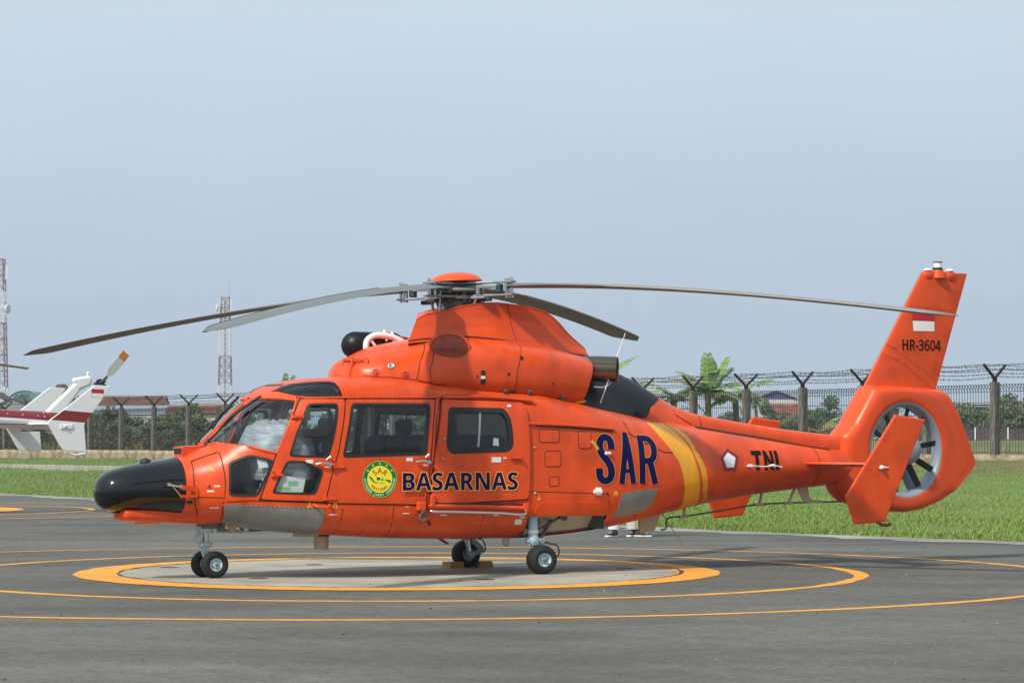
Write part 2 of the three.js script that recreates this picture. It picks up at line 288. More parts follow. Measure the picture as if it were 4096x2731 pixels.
{
  const far = new THREE.CircleGeometry(3000, 64).rotateX(-PI / 2).translate(0, -.03, 0);
  structure('ground', far, mat(.14, .14, .12, .95));
  // asphalt with wear: oily streaks, sweeping marks, lighter dry patches (vertex colours at 0.35 m)
  const nx = 230, nz = 260, g = quads(nx, nz, (s, t) => { const x = -42 + 84 * s, z = 34 - 124 * t; return [x, 0, z, x, z]; }, (s, t) => {
    const x = -42 + 84 * s, z = 34 - 124 * t;
    const r = hypot(x + 1.2, z - .3), sweep = fbm(r * 1.6 + 5, Math.atan2(z, x) * 2.2 + 8, 3), big = fbm(x * .16 + 3, z * .16 + 7, 4), st = fbm(x * .22 + 11, z * 2.2 + 3, 3);
    const fine = fbm(x * .8 + 31, z * 5.5 + 12, 3); let k = 1 + (big - .5) * .5 + (sweep - .5) * .25 + (st - .5) * .5 + (fine - .5) * .42;
    k *= 1 - .22 * smooth(.58, .72, fbm(x * .3 + 60, z * .55 + 31, 3));
    k *= 1 + .10 * smooth(6, 14, z);
    const tint = fbm(x * .1 + 80, z * .1 + 20, 2) - .5; return [.129 * k * (1 + tint * .05), .1245 * k, .109 * k * (1 - tint * .08)];
  });
  structure('asphalt_apron', g.rotateX(0), new THREE.MeshStandardMaterial({ map: asphaltTex, vertexColors: true, roughness: .93, side: THREE.DoubleSide }));
}
// concrete landing pad and hand painted rings, each sheet a few millimetres above the last
function ringShape(cx, cz, rx, rz, w, wob, seed, y) {  // painted ring with slightly uneven edges
  const n = 700, o = (t, k) => (fbm(40 + cos(t) * 9 + seed, 40 + sin(t) * 9 + k, 3) - .5) * wob * 1.4 + (fbm(90 + cos(t) * 60 + seed, 90 + sin(t) * 60 + k, 2) - .5) * .03;
  return quads(n, 1, (s, r) => { const t = s * 2 * PI, d = (r - .5) * w + o(t, r ? 0 : 5); return [cx + cos(t) * (rx + d), y, cz - sin(t) * (rz + d), 0, 0]; });
}
function unwrapXZ(g, k = 1) { const p = g.attributes.position, u = g.attributes.uv; for (let i = 0; i < p.count; i++) u.setXY(i, p.getX(i) * k, p.getZ(i) * k); return g; }
const concreteTex = texture(512, (x, y) => { const f = fbm(x * 6, y * 6, 4, 6), g = vnoise(x * 220, y * 220, 220), c = .80 + (f - .5) * .30 + (g - .5) * .10; return [c, c * .985, c * .945]; });
concreteTex.repeat.set(.25, .25);
const paintTex = texture(512, (x, y) => { const f = fbm(x * 10, y * 10, 4, 10), g = vnoise(x * 200, y * 200, 200); const w = smooth(.57, .7, fbm(x * 16 + 3, y * 16, 3, 16)); let c = .95 + (f - .5) * .10 + (g - .5) * .06 - w * .08; if (g > .96 && f > .5) c *= .6; return [c, c, c]; });
paintTex.repeat.set(.6, .6);
const M = {};
M.concrete = mat(.50, .48, .43, .9, 0, { map: concreteTex });
M.yellowPaint = mat(.82, .35, .028, .75, 0, { map: paintTex });
function padAt(cx, cz, near) {
  const k = near ? 220 : 90;
  structure('landing_pad', unwrapXZ(quads(k, 14, (s, r) => { const t = s * 2 * PI; return [cx + cos(t) * 3.34 * r, .003, cz - .18 - sin(t) * 3.74 * r, 0, 0]; })), M.concrete);
  const rr = (rx, rz, w, wob, seed, dz = 0, y = .003) => structure('painted_ring', unwrapXZ(ringShape(cx + (rx > 7 ? -.48 : -.03), cz + dz, rx, rz, w, wob, seed, y)), M.yellowPaint);
  rr(3.50, 3.93, .50, .035, 1, -.09, .006);
  rr(5.33, 5.80, .165, .05, 2, .17);
  rr(8.22, 8.30, .15, .05, 3, .43);
}
padAt(-1.2, .31, true);
structure('pad_joint', ringShape(-1.2, .13, 3.285, 3.69, .035, .03, 9, .0085), mat(.03, .028, .025, .95));
padAt(-14.75, -29.6, false);
// flush fittings in the pad
[[-4.05, -.85, 'left end of the pad'], [-2.35, -1.6, 'far side behind the nose wheel'], [-2.72, 1.85, 'near side right of the nose wheel'], [.55, -1.9, 'far side between the main wheels'], [1.45, -.55, 'right end of the pad'], [-.2, 2.1, 'near side left of the main wheel']].forEach(([x, z, where]) => {
  const d = part('tie_down_plate', turn([[0, .001], [.085, .001], [.1, .0015], [.12, -.004]], 24), mat(.05, .045, .035, .7, .4), scene);
  tag(d, 'dark round fitting in the concrete, ' + where, 'fitting', 'flush fittings in the concrete pad'); d.position.set(x, .006, z);
});
// pale concrete verge between asphalt and grass
{
  const g = quads(260, 2, (s, t) => { const u = -26 + 150 * s, w = .75 + .5 * fbm(u * .5, 4, 3) + .35 * (vnoise(u * 2.2, 9) > .55 ? 1 : 0), v = edgeV(u) + .25 - w * (1 - t); const [x, z] = uv2(u, v); return [x, .006 + .012 * t, z, x * .5, z * .5]; });
  structure('concrete_verge', g, mat(.40, .395, .375, .92, 0, { map: concreteTex }));
}
// lawn
const grassTex = texture(512, (x, y) => { const f = fbm(x * 7, y * 7, 4, 7), g = vnoise(x * 180, y * 180, 180), h = vnoise(x * 60, y * 60, 60), c = .84 + (g - .5) * .34 + (h - .5) * .18 + (f - .5) * .2; return [c * (.97 + .2 * (f - .5)), c, c * .88]; });
grassTex.repeat.set(.7, .7);
function lawnTone(u, v) {                               // greener at the edge, dry and scruffy on the upper bank at the right
  const n = fbm(u * .25 + 5, v * .25 + 9, 4), dry = smooth(.50, .62, fbm(u * .30 + 2.2, v * .42 + 15, 3)) * smooth(8, 11.5, v) * smooth(26, 12, u), wear = smooth(.6, .75, fbm(u * .12 + 70, v * .2, 3)) * .5;
  let c = [.152, .22, .052]; c = c.map((x, i) => x * (.86 + .28 * n)); const d = [.20, .165, .07], far = [.125, .185, .048];
  c = c.map((x, i) => lerp(x, far[i], smooth(20, 45, u) * .6)); c = c.map((x, i) => lerp(x, [.15, .165, .05][i], wear)); const bank = smooth(8.5, 11, v) * smooth(34, 16, u) * .9; c = c.map((x, i) => lerp(x, [.105, .135, .045][i] * (.6 + .8 * fbm(u * .8 + 3, v * .8, 3)), bank)); return c.map((x, i) => lerp(x, d[i], dry * .8));
}
{
  const g = quads(400, 56, (s, t) => { const u = -30 + 165 * s, e = edgeV(u), v = lerp(e - .05 + .3 * (fbm(u * 1.4, 3, 3) - .5), FENCE_V + .2, t), [x, z] = uv2(u, v); return [x, max(.02, landY(u, v)), z, x, z]; }, (s, t) => { const u = -30 + 165 * s; return lawnTone(u, lerp(edgeV(u), FENCE_V, t)); });
  structure('lawn', g, new THREE.MeshStandardMaterial({ map: grassTex, vertexColors: true, roughness: .95, side: THREE.DoubleSide }));
  const h = quads(120, 70, (s, t) => { const u = -160 + 620 * s, v = 19.0 + 640 * t * t, [x, z] = uv2(u, v); return [x, landY(u, v), z, x, z]; }, (s, t) => { const v = 19 + 640 * t * t, u = -160 + 620 * s, n = fbm(u * .1, v * .1, 3); return [.17 * (.7 + .6 * n), .175 * (.7 + .6 * n), .06]; });
  structure('field', h, new THREE.MeshStandardMaterial({ map: grassTex, vertexColors: true, roughness: .95, side: THREE.DoubleSide }));
}
{ // standing grass: tufts of blades, uncountable
  const r = rng(5), blades = [];
  const tuft = (n, H, spread) => { const gs = []; for (let i = 0; i < n; i++) { const a = r() * 2 * PI, h = H * (.6 + .6 * r()), lean = h * (.2 + .7 * r()), w = .004 + .004 * r(), px = (r() - .5) * spread, pz = (r() - .5) * spread, dx = cos(a), dz = sin(a);
    gs.push(quads(1, 3, (s, t) => { const ww = w * (1 - t * .9) * (s - .5) * 2; return [px + dx * lean * t * t - dz * ww, h * (t - .25 * t * t), pz + dz * lean * t * t + dx * ww]; })); } return merge(gs); };
  const gm = () => new THREE.MeshStandardMaterial({ color: rgb(1, 1, 1), roughness: .75, side: THREE.DoubleSide });
  const grow = (name, label, geo, n, place, tone) => { const m = new THREE.InstancedMesh(geo, gm(), n), o = new THREE.Object3D(), c = new THREE.Color(); let k = 0; for (let t = 0; t < n * 4 && k < n; t++) { const q = place(); if (!q) continue; const [u, v, sc] = q, [x, z] = uv2(u, v); o.position.set(x, landY(u, v) - .01, z); o.rotation.set((r() - .5) * .3, r() * 6.3, (r() - .5) * .3); o.scale.set(sc, sc * (.7 + .7 * r()), sc); o.updateMatrix(); m.setMatrixAt(k, o.matrix); let b = tone(u, v); const f = .9 + .25 * r(); if (r() < .05) b = [.30, .26, .11]; c.setRGB(b[0] * f, b[1] * f, b[2] * f); m.setColorAt(k++, c); } m.count = k; m.name = numbered(name); m.castShadow = m.receiveShadow = true; tag(m, label, 'grass', null, 'stuff'); scene.add(m); };
  const tone = (u, v) => { const c = lawnTone(u, v); return [c[0] * 1.18, c[1] * 1.22, c[2] * 1.0]; };
  const clump = (u, v) => fbm(u * .9 + 4, v * .9 + 8, 3);
  grow('grass', 'long bright green grass on the bank behind the tail of the orange helicopter', tuft(12, .10, .26), 60000, () => { const u = -12 + 40 * r(), v = edgeV(u) + pow(r(), 1.6) * 19; if (clump(u, v) < .24 + .25 * r()) return null; return [u, v, (.55 + .5 * clump(u, v)) * lerp(1.25, .6, smooth(0, 10, v - edgeV(u)))]; }, tone);
  grow('mown_grass', 'short mown grass on the left between the kerb and the apron', tuft(9, .09, .2), 30000, () => { const u = 30 + 75 * r() * r(), v = edgeV(u) + r() * 19; return [u, v, .8 + .5 * clump(u, v)]; }, tone);
}
{ // loose grit on the apron
  const r = rng(91), n = 420, m = new THREE.InstancedMesh(new THREE.IcosahedronGeometry(1, 0), new THREE.MeshStandardMaterial({ roughness: .9 }), n), o = new THREE.Object3D(), c = new THREE.Color();
  for (let i = 0; i < n; i++) { const s = .003 + .006 * pow(r(), 3); o.position.set(-8 + 18 * r(), s * .5, 16 - 28 * r()); o.rotation.set(r() * 6, r() * 6, 0); o.scale.set(s * 1.4, s, s * 1.2); o.updateMatrix(); m.setMatrixAt(i, o.matrix); const g = r() < .7 ? .03 + .06 * r() : .2 + .2 * r(); c.setRGB(g, g * .98, g * .93); m.setColorAt(i, c); }
  m.name = numbered('grit'); m.castShadow = true; tag(m, 'loose grit and small stones scattered on the asphalt', 'gravel', null, 'stuff'); scene.add(m);
}
// stone-faced low wall under the fence
const stoneTex = texture(512, (x, y) => { const f = fbm(x * 9, y * 4, 4, 9), g = fbm(x * 40, y * 40, 3, 40); const lich = smooth(.56, .66, fbm(x * 14 + 3, y * 14, 3, 14)); let c = [.66 + (f - .5) * .5, .59 + (f - .5) * .45, .48 + (f - .5) * .38]; c = c.map((q) => q + (g - .5) * .25); return c.map((q, i) => lerp(q, [.72, .70, .66][i], lich * .7)); });
{
  const wall = base('retaining_wall', [uv2(0, FENCE_V)[0], 0, uv2(0, FENCE_V)[1]], Math.atan2(-EU[1], EU[0]));
  // local x runs along u; blocks of uneven length
  const r = rng(31); let x = -14, bm = [0, 1, 2].map((i) => mat([.66, .70, .63][i], [.65, .67, .63][i], [.63, .63, .62][i], .92, 0, { map: stoneTex }));
  while (x < 122) { const L = 3.2 + 3.5 * r(), top = 1.22 + (r() - .5) * .03, z0 = .0; const g = quads(18, 7, (s, t) => { const X = x + (L + .02) * s, bulge = (fbm(X * 2.1, t * 3 + 20, 3) - .5) * .10; const q = t < .7 ? [X, lerp(.45, top + (fbm(X * 1.3, 5, 2) - .5) * .06, t / .7), .16 + bulge] : [X, top + (fbm(X * 1.3, 5, 2) - .5) * .06, lerp(.16 + bulge, -.3, (t - .7) / .3)]; return [q[0], q[1], -q[2], X * .35, (q[1] - q[2]) * .35]; }); part('wall_section', g, bm[floor(r() * 3)], wall); x += L; }
  wall.children.forEach((c) => c.geometry.computeVertexNormals());
  tag(wall, 'low rough stone wall along the foot of the wire fence', 'wall');
}
{ // pale kerb of short stones on the left lawn
  const k = base('kerb', [0, 0, 0]), r = rng(12), m = [mat(.55, .54, .50, .9, 0, { map: concreteTex }), mat(.48, .47, .44, .9, 0, { map: concreteTex })], g = rbox(.42, .24, .16, 0, 0, 0, .02), ang = Math.atan2(-EU[1], EU[0]);
  for (let i = 0; i < 122; i++) { const u = 44 + i * .46, v = 10.3, [x, z] = uv2(u, v), s = part('kerb_stone', g, m[floor(r() * 2)], k); s.position.set(x, .07 + .057 * (v - edgeV(u)) + (r() - .5) * .012, z); s.rotation.set((r() - .5) * .03, ang + (r() - .5) * .03, (r() - .5) * .02); }
  tag(k, 'line of pale concrete kerb stones across the lawn at the left', 'kerb');
}
// ---------- security fence ----------
{
  const P0 = uv2(0, FENCE_V), ang = Math.atan2(-EU[1], EU[0]);
  const fence = base('security_fence', [P0[0], 0, P0[1]], ang);      // local x along u
  tag(fence, 'tall security fence of grey wire mesh and concrete posts topped with barbed wire', 'fence');
  const u0 = (() => { const q = [12.99 - P0[0], -38.93 - P0[1]]; return q[0] * EU[0] + q[1] * EU[1]; })();
  const postTex = texture(256, (x, y) => { const f = fbm(x * 6, y * 12, 4, 6), g = vnoise(x * 90, y * 90, 90), st = smooth(.5, .7, fbm(x * 9 + 5, y * 2, 3, 9)); const c = .62 + (f - .5) * .5 + (g - .5) * .2 - st * .18; return [c, c * .98, c * .93]; });
  const pm = mat(.36, .35, .32, .93, 0, { map: postTex }), am = mat(.035, .033, .03, .6, .5), wm = mat(.05, .053, .056, .6, .2), bwm = mat(.09, .085, .08, .55, .5);
  const pg = rbox(.195, 1.95, .195, 0, .95, 0, .012), ag = merge([beam([0, 1.92, 0], [0, 2.04, 0], .09, .09, [1, 0, 0]), beam([0, 2.02, 0], [0, 2.38, .40], .055, .055, [1, 0, 0]), beam([0, 2.02, 0], [0, 2.38, -.40], .055, .055, [1, 0, 0])]);
  const r = rng(8), S = 3.595, xs = []; for (let x = u0 - 11 * 2.74; x < 118;) { xs.push(x); x += x < 44 ? 2.74 : 3.58; }
  // mesh panel: upright wires, level wires, zigzag top
  const panel = (() => { const g = [], W = S - .2, n = 23; for (let i = 0; i <= n; i++) { const x = W * i / n; g.push(box(.012, 1.78, .012, x, .99, 0)); if (i < n) { g.push(beam([x, 1.88, 0], [x + W / n * .5, 1.73, .05], .016), beam([x + W / n * .5, 1.73, .05], [x + W / n, 1.88, 0], .016)); } } for (const y of [.12, .45, .78, 1.1, 1.42, 1.70, 1.88]) g.push(box(W, .017, .015, W / 2, y, .016)); return merge(g); })();
  xs.forEach((x, i) => {
    const p = part('post', pg, pm, fence); p.position.set(x, 1.18, 0); p.rotation.set((r() - .5) * .012, (r() - .5) * .2, (r() - .5) * .012);
    const a = part('barbed_arm', ag, am, p); a.rotation.y = 0; a.scale.setScalar(1);
    if (i) { const w = part('wire_panel', panel, wm, fence); w.position.set(xs[i - 1] + .1, 1.16, .02); w.scale.x = (x - xs[i - 1] - .2) / (S - .2); }
  });
  // barbed strands on the two arms
  for (const [dy, dz, o] of [[2.37, .39, 0], [2.27, .28, 1], [2.16, .16, 2], [2.37, -.39, 3], [2.27, -.28, 4], [2.07, .05, 5]]) {
    const g = []; for (let i = 1; i < xs.length; i++) { const a = xs[i - 1], b = xs[i], n = 6, sag = .02 + .05 * r(); let q = null; for (let k = 0; k <= n; k++) { const t = k / n, p = [lerp(a, b, t), 1.18 + dy - sag * 4 * t * (1 - t) + (r() - .5) * .018, dz + (r() - .5) * .02]; if (q) g.push(beam(q, p, .013)); q = p; } for (let k = 0; k < 26; k++) { const t = (k + r()) / 26, x = lerp(a, b, t), y = 1.18 + dy - sag * 4 * t * (1 - t); g.push(beam([x - .02, y - .028, dz], [x + .02, y + .028, dz + .02], .01)); } }
    part('barbed_wire', g, bwm, fence);
  }
}
// ---------- the orange rescue helicopter ----------
// body axes: x aft of the main axle, y up, z to port; nose at x = -5.03
const YAW = .4754;
const heli = base('rescue_helicopter', [0, 0, 0], YAW);
tag(heli, 'large orange rescue helicopter with black nose and shrouded tail fan on the round pad', 'helicopter');
const grimeTex = texture(512, (x, y) => { const f = fbm(x * 5, y * 5, 4, 5), g = fbm(x * 26, y * 3, 3, 26), d = smooth(.56, .75, fbm(x * 9 + 4, y * 9, 4, 9)); const c = .95 + (f - .5) * .14 + (g - .5) * .10 - d * .06; return [c, c, c]; });
grimeTex.repeat.set(.5, .5);
const roughTex = texture(256, (x, y) => { const f = fbm(x * 6, y * 6, 4, 6); return [0, .55 + f * .7, 0]; }, false); roughTex.repeat.set(.7, .7);
M.orange = phys(.77, .081, .012, { roughness: .34, specularIntensity: .7, map: grimeTex, roughnessMap: roughTex });
M.orangeDark = phys(.42, .035, .01, { roughness: .5 });
M.black = phys(.0035, .0037, .0042, { roughness: .11 });
M.blackMatt = phys(.006, .0065, .008, { roughness: .42, specularIntensity: .6 });
M.rubber = mat(.012, .012, .013, .6);
M.tyre = mat(.0085, .0085, .009, .8);
M.seam = mat(.035, .012, .008, .8);
M.alloy = mat(.42, .43, .44, .32, .9);
M.steel = mat(.62, .62, .63, .22, 1);
M.gear = mat(.37, .50, .55, .5);
M.gearDark = mat(.11, .13, .125, .6, .3);
M.grey = mat(.27, .285, .285, .48, .35, { map: grimeTex });
M.cream = mat(.62, .56, .42, .6);
M.beige = mat(.50, .42, .29, .6);
M.white = mat(.78, .78, .76, .5);
M.navy = phys(.008, .008, .14, { roughness: .45, clearcoat: .4 });
M.stripe = phys(.92, .41, .010, { roughness: .36, map: grimeTex });
M.label = mat(.72, .72, .70, .6);
M.yellowMark = mat(.80, .40, .03, .6);
M.glass = phys(.80, .86, .88, { roughness: .015, transmission: 1, thickness: 0, ior: 1.5, specularIntensity: 1 });
M.tinted = phys(.22, .26, .29, { roughness: .02, transmission: 1, thickness: 0, ior: 1.52 });
M.smoked = phys(.012, .014, .018, { roughness: .05, clearcoat: 1, clearcoatRoughness: .03 });
M.lining = mat(.78, .78, .77, .8);
M.cabinDark = mat(.05, .052, .058, .85);
M.seat = mat(.045, .05, .066, .9);
M.fanGrey = phys(.22, .26, .31, { roughness: .42, clearcoat: .25 });
M.mesh = new THREE.MeshStandardMaterial({ transparent: true, roughness: .6, metalness: .3, side: THREE.DoubleSide, map: (() => { const t = canvasMap(64, 64, (c, w, h) => { c.clearRect(0, 0, w, h); c.fillStyle = '#6e5347'; for (let i = 0; i < 4; i++) { c.fillRect(i * 16, 0, 4, 64); c.fillRect(0, i * 16, 64, 4); } }); t.wrapS = t.wrapT = THREE.RepeatWrapping; t.repeat.set(16, 5); return t; })() });
M.blade = mat(.135, .145, .14, .5);
M.bladeEdge = mat(.22, .22, .215, .5, .2);
M.hubGrey = mat(.24, .255, .26, .42, .35);
M.teal = mat(.022, .045, .055, .5);
M.lamp = phys(.8, .8, .78, { roughness: .1, clearcoat: 1 });

const H = hullSkin;
const P = {
  screen: [[-3.77, 1.49], [-3.95, 1.75], [-3.3, 2.25], [-3.18, 2.02], [-3.116, 1.999], [-2.956, 1.978], [-3.033, 1.798], [-3.115, 1.615], [-3.215, 1.393], [-3.332, 1.418], [-3.475, 1.46], [-3.742, 1.51]],
  pane: [[-3.742, 1.505], [-3.475, 1.46], [-3.332, 1.418], [-3.215, 1.393], [-3.115, 1.615], [-3.033, 1.798], [-2.956, 1.978], [-3.06, 1.995], [-3.155, null, .42], [-3.20, null, .26], [-3.215, null, .07], [-3.4, null, .06], [-3.6, null, .06], [-3.775, null, .06], [-3.775, null, .25]],
  chin: [[-3.70, 1.285], [-3.492, 1.372], [-3.251, 1.31], [-3.422, .93], [-3.708, .932]],
  crew: [[-2.915, 1.985], [-2.456, 1.987], [-2.494, 1.743], [-2.553, 1.418], [-2.611, 1.221], [-2.702, .862], [-3.387, .889], [-3.225, 1.362], [-3.084, 1.685]],
  crewWin: [[-2.858, 1.94], [-2.533, 1.944], [-2.562, 1.742], [-2.609, 1.517], [-2.663, 1.341], [-3.099, 1.355], [-3.012, 1.615]],
  crewLow: [[-3.12, 1.309], [-2.921, 1.306], [-2.713, 1.2], [-2.805, .933], [-3.279, .949]],
  cabin: [[-2.441, 1.987], [-1.358, 1.992], [-1.404, 1.747], [-1.447, 1.259], [-1.5, .819], [-2.689, .848], [-2.598, 1.221], [-2.536, 1.418], [-2.479, 1.743]],
  cabinWin: [[-2.383, 1.944], [-1.421, 1.948], [-1.45, 1.718], [-1.484, 1.371], [-2.504, 1.343], [-2.447, 1.63]],
  slide: [[-1.275, 1.985], [-.235, 1.955], [-.204, 1.868], [-.195, 1.693], [-.183, 1.43], [-.183, 1.109], [-.207, .869], [-1.45, .816], [-1.401, 1.145], [-1.349, 1.546]],
  slideWin: [[-1.19, 1.903], [-.5, 1.893], [-.43, 1.8], [-.402, 1.6], [-.402, 1.46], [-.47, 1.403], [-1.19, 1.383], [-1.247, 1.45], [-1.237, 1.618], [-1.215, 1.85]],
};
const roofP = [[-3.078, 2.082], [-2.98, 2.13], [-2.869, 2.165], [-2.74, 2.182], [-2.614, 2.19], [-2.54, 2.19], [-2.497, 2.175], [-2.478, 2.113], [-2.475, 2.022], [-2.68, 2.019], [-2.898, 2.018], [-2.99, 2.045]];
const roofHole = inset(roofP, .02), inRoof = (x, y) => y > 1.99 && inside(roofHole, x, y);
const holes = [P.screen, P.chin, ...[P.crew, P.cabin, P.slide].map((p) => inset(p, .03))];
const inWell = (x, y, z) => x > -.19 && x < .9 && y < .665 && abs(z) > .40;
const cut = (x, y, z) => (inside(holes[0], x, y) && abs(z) > .055) || holes.slice(1).some((p) => inside(p, x, y)) || inWell(x, y, z) || inRoof(x, y);
const stations = (() => { const s = []; for (let a = -4.13; a < -3.9; a += .04) s.push(a); for (let a = -3.88; a < .98; a += .024) s.push(a); for (let a = 1.0; a <= 5.26; a += .06) s.push(a); return s; })();
part('fuselage', skinMesh(H, 0, 0, { stations, ns: 62, drop: cut, cap0: false }), M.orange, heli);
part('radome', skinMesh(H, 0, 0, { stations: [-5.03, -5.027, -5.022, -5.015, -5.0, -4.985, -4.97, -4.95, -4.92, -4.89, -4.85, -4.8, -4.74, -4.66, -4.58, -4.5, -4.4, -4.3, -4.2, -4.136], ns: 40, cap0: false, cap1: false }), M.black, heli);
part('cabin_lining', skinMesh(H, -3.55, -.2, { da: .03, ns: 52, off: -.05, cap0: false, cap1: false, drop: (x, y, z) => y < .62 || inRoof(x, y + .04) || (x < -2.9 && y > 1.3) || [P.screen, P.chin, P.crew, P.cabin, P.slide].some((p) => inside(p, x, y)) }), M.lining, heli);
const both = (name, geo, m, opt = {}) => { const r = []; for (const side of [1, -1]) r.push(part(name, geo(side), m, heli)); return r; };
// windscreen, chin and roof windows
const ringPane = (name, outline, frame, m, glass, out, inn, off = .008, depth = .05, par = heli) => [1, -1].map((side) => {
  const f = part(frame, conform(H, inset(outline, -out), { holes: [inset(outline, inn)], off, depth, side, L: .05 }), m, par);
  part(name, conform(H, inset(outline, inn * .6), { off: -.006, depth: 0, side }), glass, f); return f;
});
for (const side of [1, -1]) {
  const s = part('windscreen', conform(H, P.pane, { off: -.004, depth: 0, side, L: .05 }), M.glass, heli);
  const edge = P.pane.map((p) => { const q = H.find(p[0], p[1], p[2]), c = H.point(p[0], q, .002); return [c[0], c[1], side * c[2]]; });
  part('windscreen_frame', rod([...edge, edge[0]], .015, 8), M.orange, heli);
}
ringPane('chin_window', soften(P.chin, .05), 'chin_frame', M.rubber, M.glass, .008, .016);
for (const side of [1, -1]) { const f = part('roof_frame', conform(H, roofP, { holes: [inset(roofP, .022)], off: .005, depth: .03, side, L: .05 }), M.blackMatt, heli); part('roof_window', conform(H, inset(roofP, .01), { off: .001, depth: 0, side }), M.tinted, f); }
// doors with their windows; the dark seal shows in the gap round each
for (const side of [1, -1]) {
  const door = (name, outline, wins, off, gasket = .034) => {
    const d = part(name, conform(H, soften(outline, .035), { holes: wins.map((w) => inset(soften(w, .05), -.002)), off, depth: .045, side }), M.orange, heli);
    part('door_seal', conform(H, inset(outline, -.016), { holes: [inset(outline, .03)], off: .003, depth: .01, side }), M.seam, d);
    for (const w of wins) { const q = soften(w, .06); part('gasket', conform(H, q, { holes: [inset(q, gasket)], off: off + .003, depth: .06, side, L: .05 }), M.rubber, d); }
    return d;
  };
  const crew = door('crew_door', P.crew, [P.crewWin, P.crewLow], .012, .022);
  part('door_window', conform(H, inset(P.crewWin, .015), { off: .0, depth: 0, side }), M.glass, crew);
  part('door_window', conform(H, inset(P.crewLow, .015), { off: .0, depth: 0, side }), M.glass, crew);
  const vo = soften([[-2.873, 1.888], [-2.638, 1.89], [-2.608, 1.827], [-2.622, 1.658], [-2.68, 1.573], [-2.919, 1.58], [-2.949, 1.657]], .04), vi = soften([[-2.859, 1.855], [-2.661, 1.862], [-2.65, 1.827], [-2.665, 1.672], [-2.687, 1.636], [-2.916, 1.636], [-2.928, 1.671]], .03);
  part('sliding_vent', conform(H, vo, { holes: [vi], off: .02, depth: .03, side, L: .04 }), M.rubber, crew);
  part('sliding_vent', conform(H, [[-2.96, 1.66], [-2.63, 1.66], [-2.66, 1.56], [-2.93, 1.565]], { off: .012, depth: .02, side }), M.rubber, crew);
  const cab = door('cabin_door', P.cabin, [P.cabinWin], .012, .03);
  part('door_window', conform(H, inset(P.cabinWin, .018), { off: .0, depth: 0, side }), M.glass, cab);
  const sl = door('sliding_door', P.slide, [P.slideWin], .03, .055);
  part('door_window', conform(H, inset(P.slideWin, .04), { off: .01, depth: 0, side }), M.glass, sl);
  part('window_bar', conform(H, [[-.82, 1.86], [-.795, 1.86], [-.83, 1.46], [-.855, 1.46]], { off: .022, depth: .02, side }), M.alloy, sl);
  // handles, hinges and labels
  const at = (a, y, o) => { const q = H.point(a, H.find(a, y), o); return [q[0], q[1], side * q[2]]; };
  for (const [a, y, d] of [[-2.806, 1.272, crew], [-1.629, 1.292, cab]]) { part('door_handle', [tube([at(a, y, .03), at(a + .06, y + .012, .055), at(a + .15, y + .006, .05)], .013, 10, 8), bar(at(a + .15, y, .0), at(a + .15, y, .07), .022, .022, 12), bar(at(a + .12, y + .05, .03), at(a + .16, y + .085, .04), .012)], M.steel, d); part('placard', conform(H, rectangle(a - .03, y + .01, a - .11, y + .05), { off: .014, depth: .002, side }), M.label, d); part('placard', conform(H, rectangle(a + .10, y - .04, a + .17, y - .028), { off: .014, depth: .002, side }), M.label, d); }
  part('placard', conform(H, rectangle(-.68, 1.285, -.56, 1.345), { off: .036, depth: .002, side }), M.label, sl);
  part('placard', conform(H, rectangle(-.53, 1.327, -.49, 1.342), { off: .036, depth: .002, side }), M.label, sl);
  part('placard', conform(H, rectangle(-.455, 1.905, -.405, 1.93), { off: .036, depth: .002, side }), M.label, sl);
  part('door_handle', [bar(at(-.44, 1.33, .045), at(-.31, 1.325, .05), .013), bar(at(-.31, 1.325, .0), at(-.31, 1.325, .07), .02)], M.orangeDark, sl);
  for (const [a, y] of [[-3.03, 1.80], [-3.27, 1.165], [-2.60, 1.255], [-2.70, .905]]) part('hinge', [rbox(.13, .035, .03, 0, 0, 0, .01).translate(...at(a + .06, y - .015, .022)), bar(at(a, y - .03, .02), at(a, y + .03, .03), .02, .02, 12)], M.orange, heli);
  for (const [a, y] of [[-1.30, 1.33], [-1.28, 1.55]]) part('hinge', bar(at(a, y, 0), at(a, y, .045), .02, .014, 12), M.alloy, heli);
}
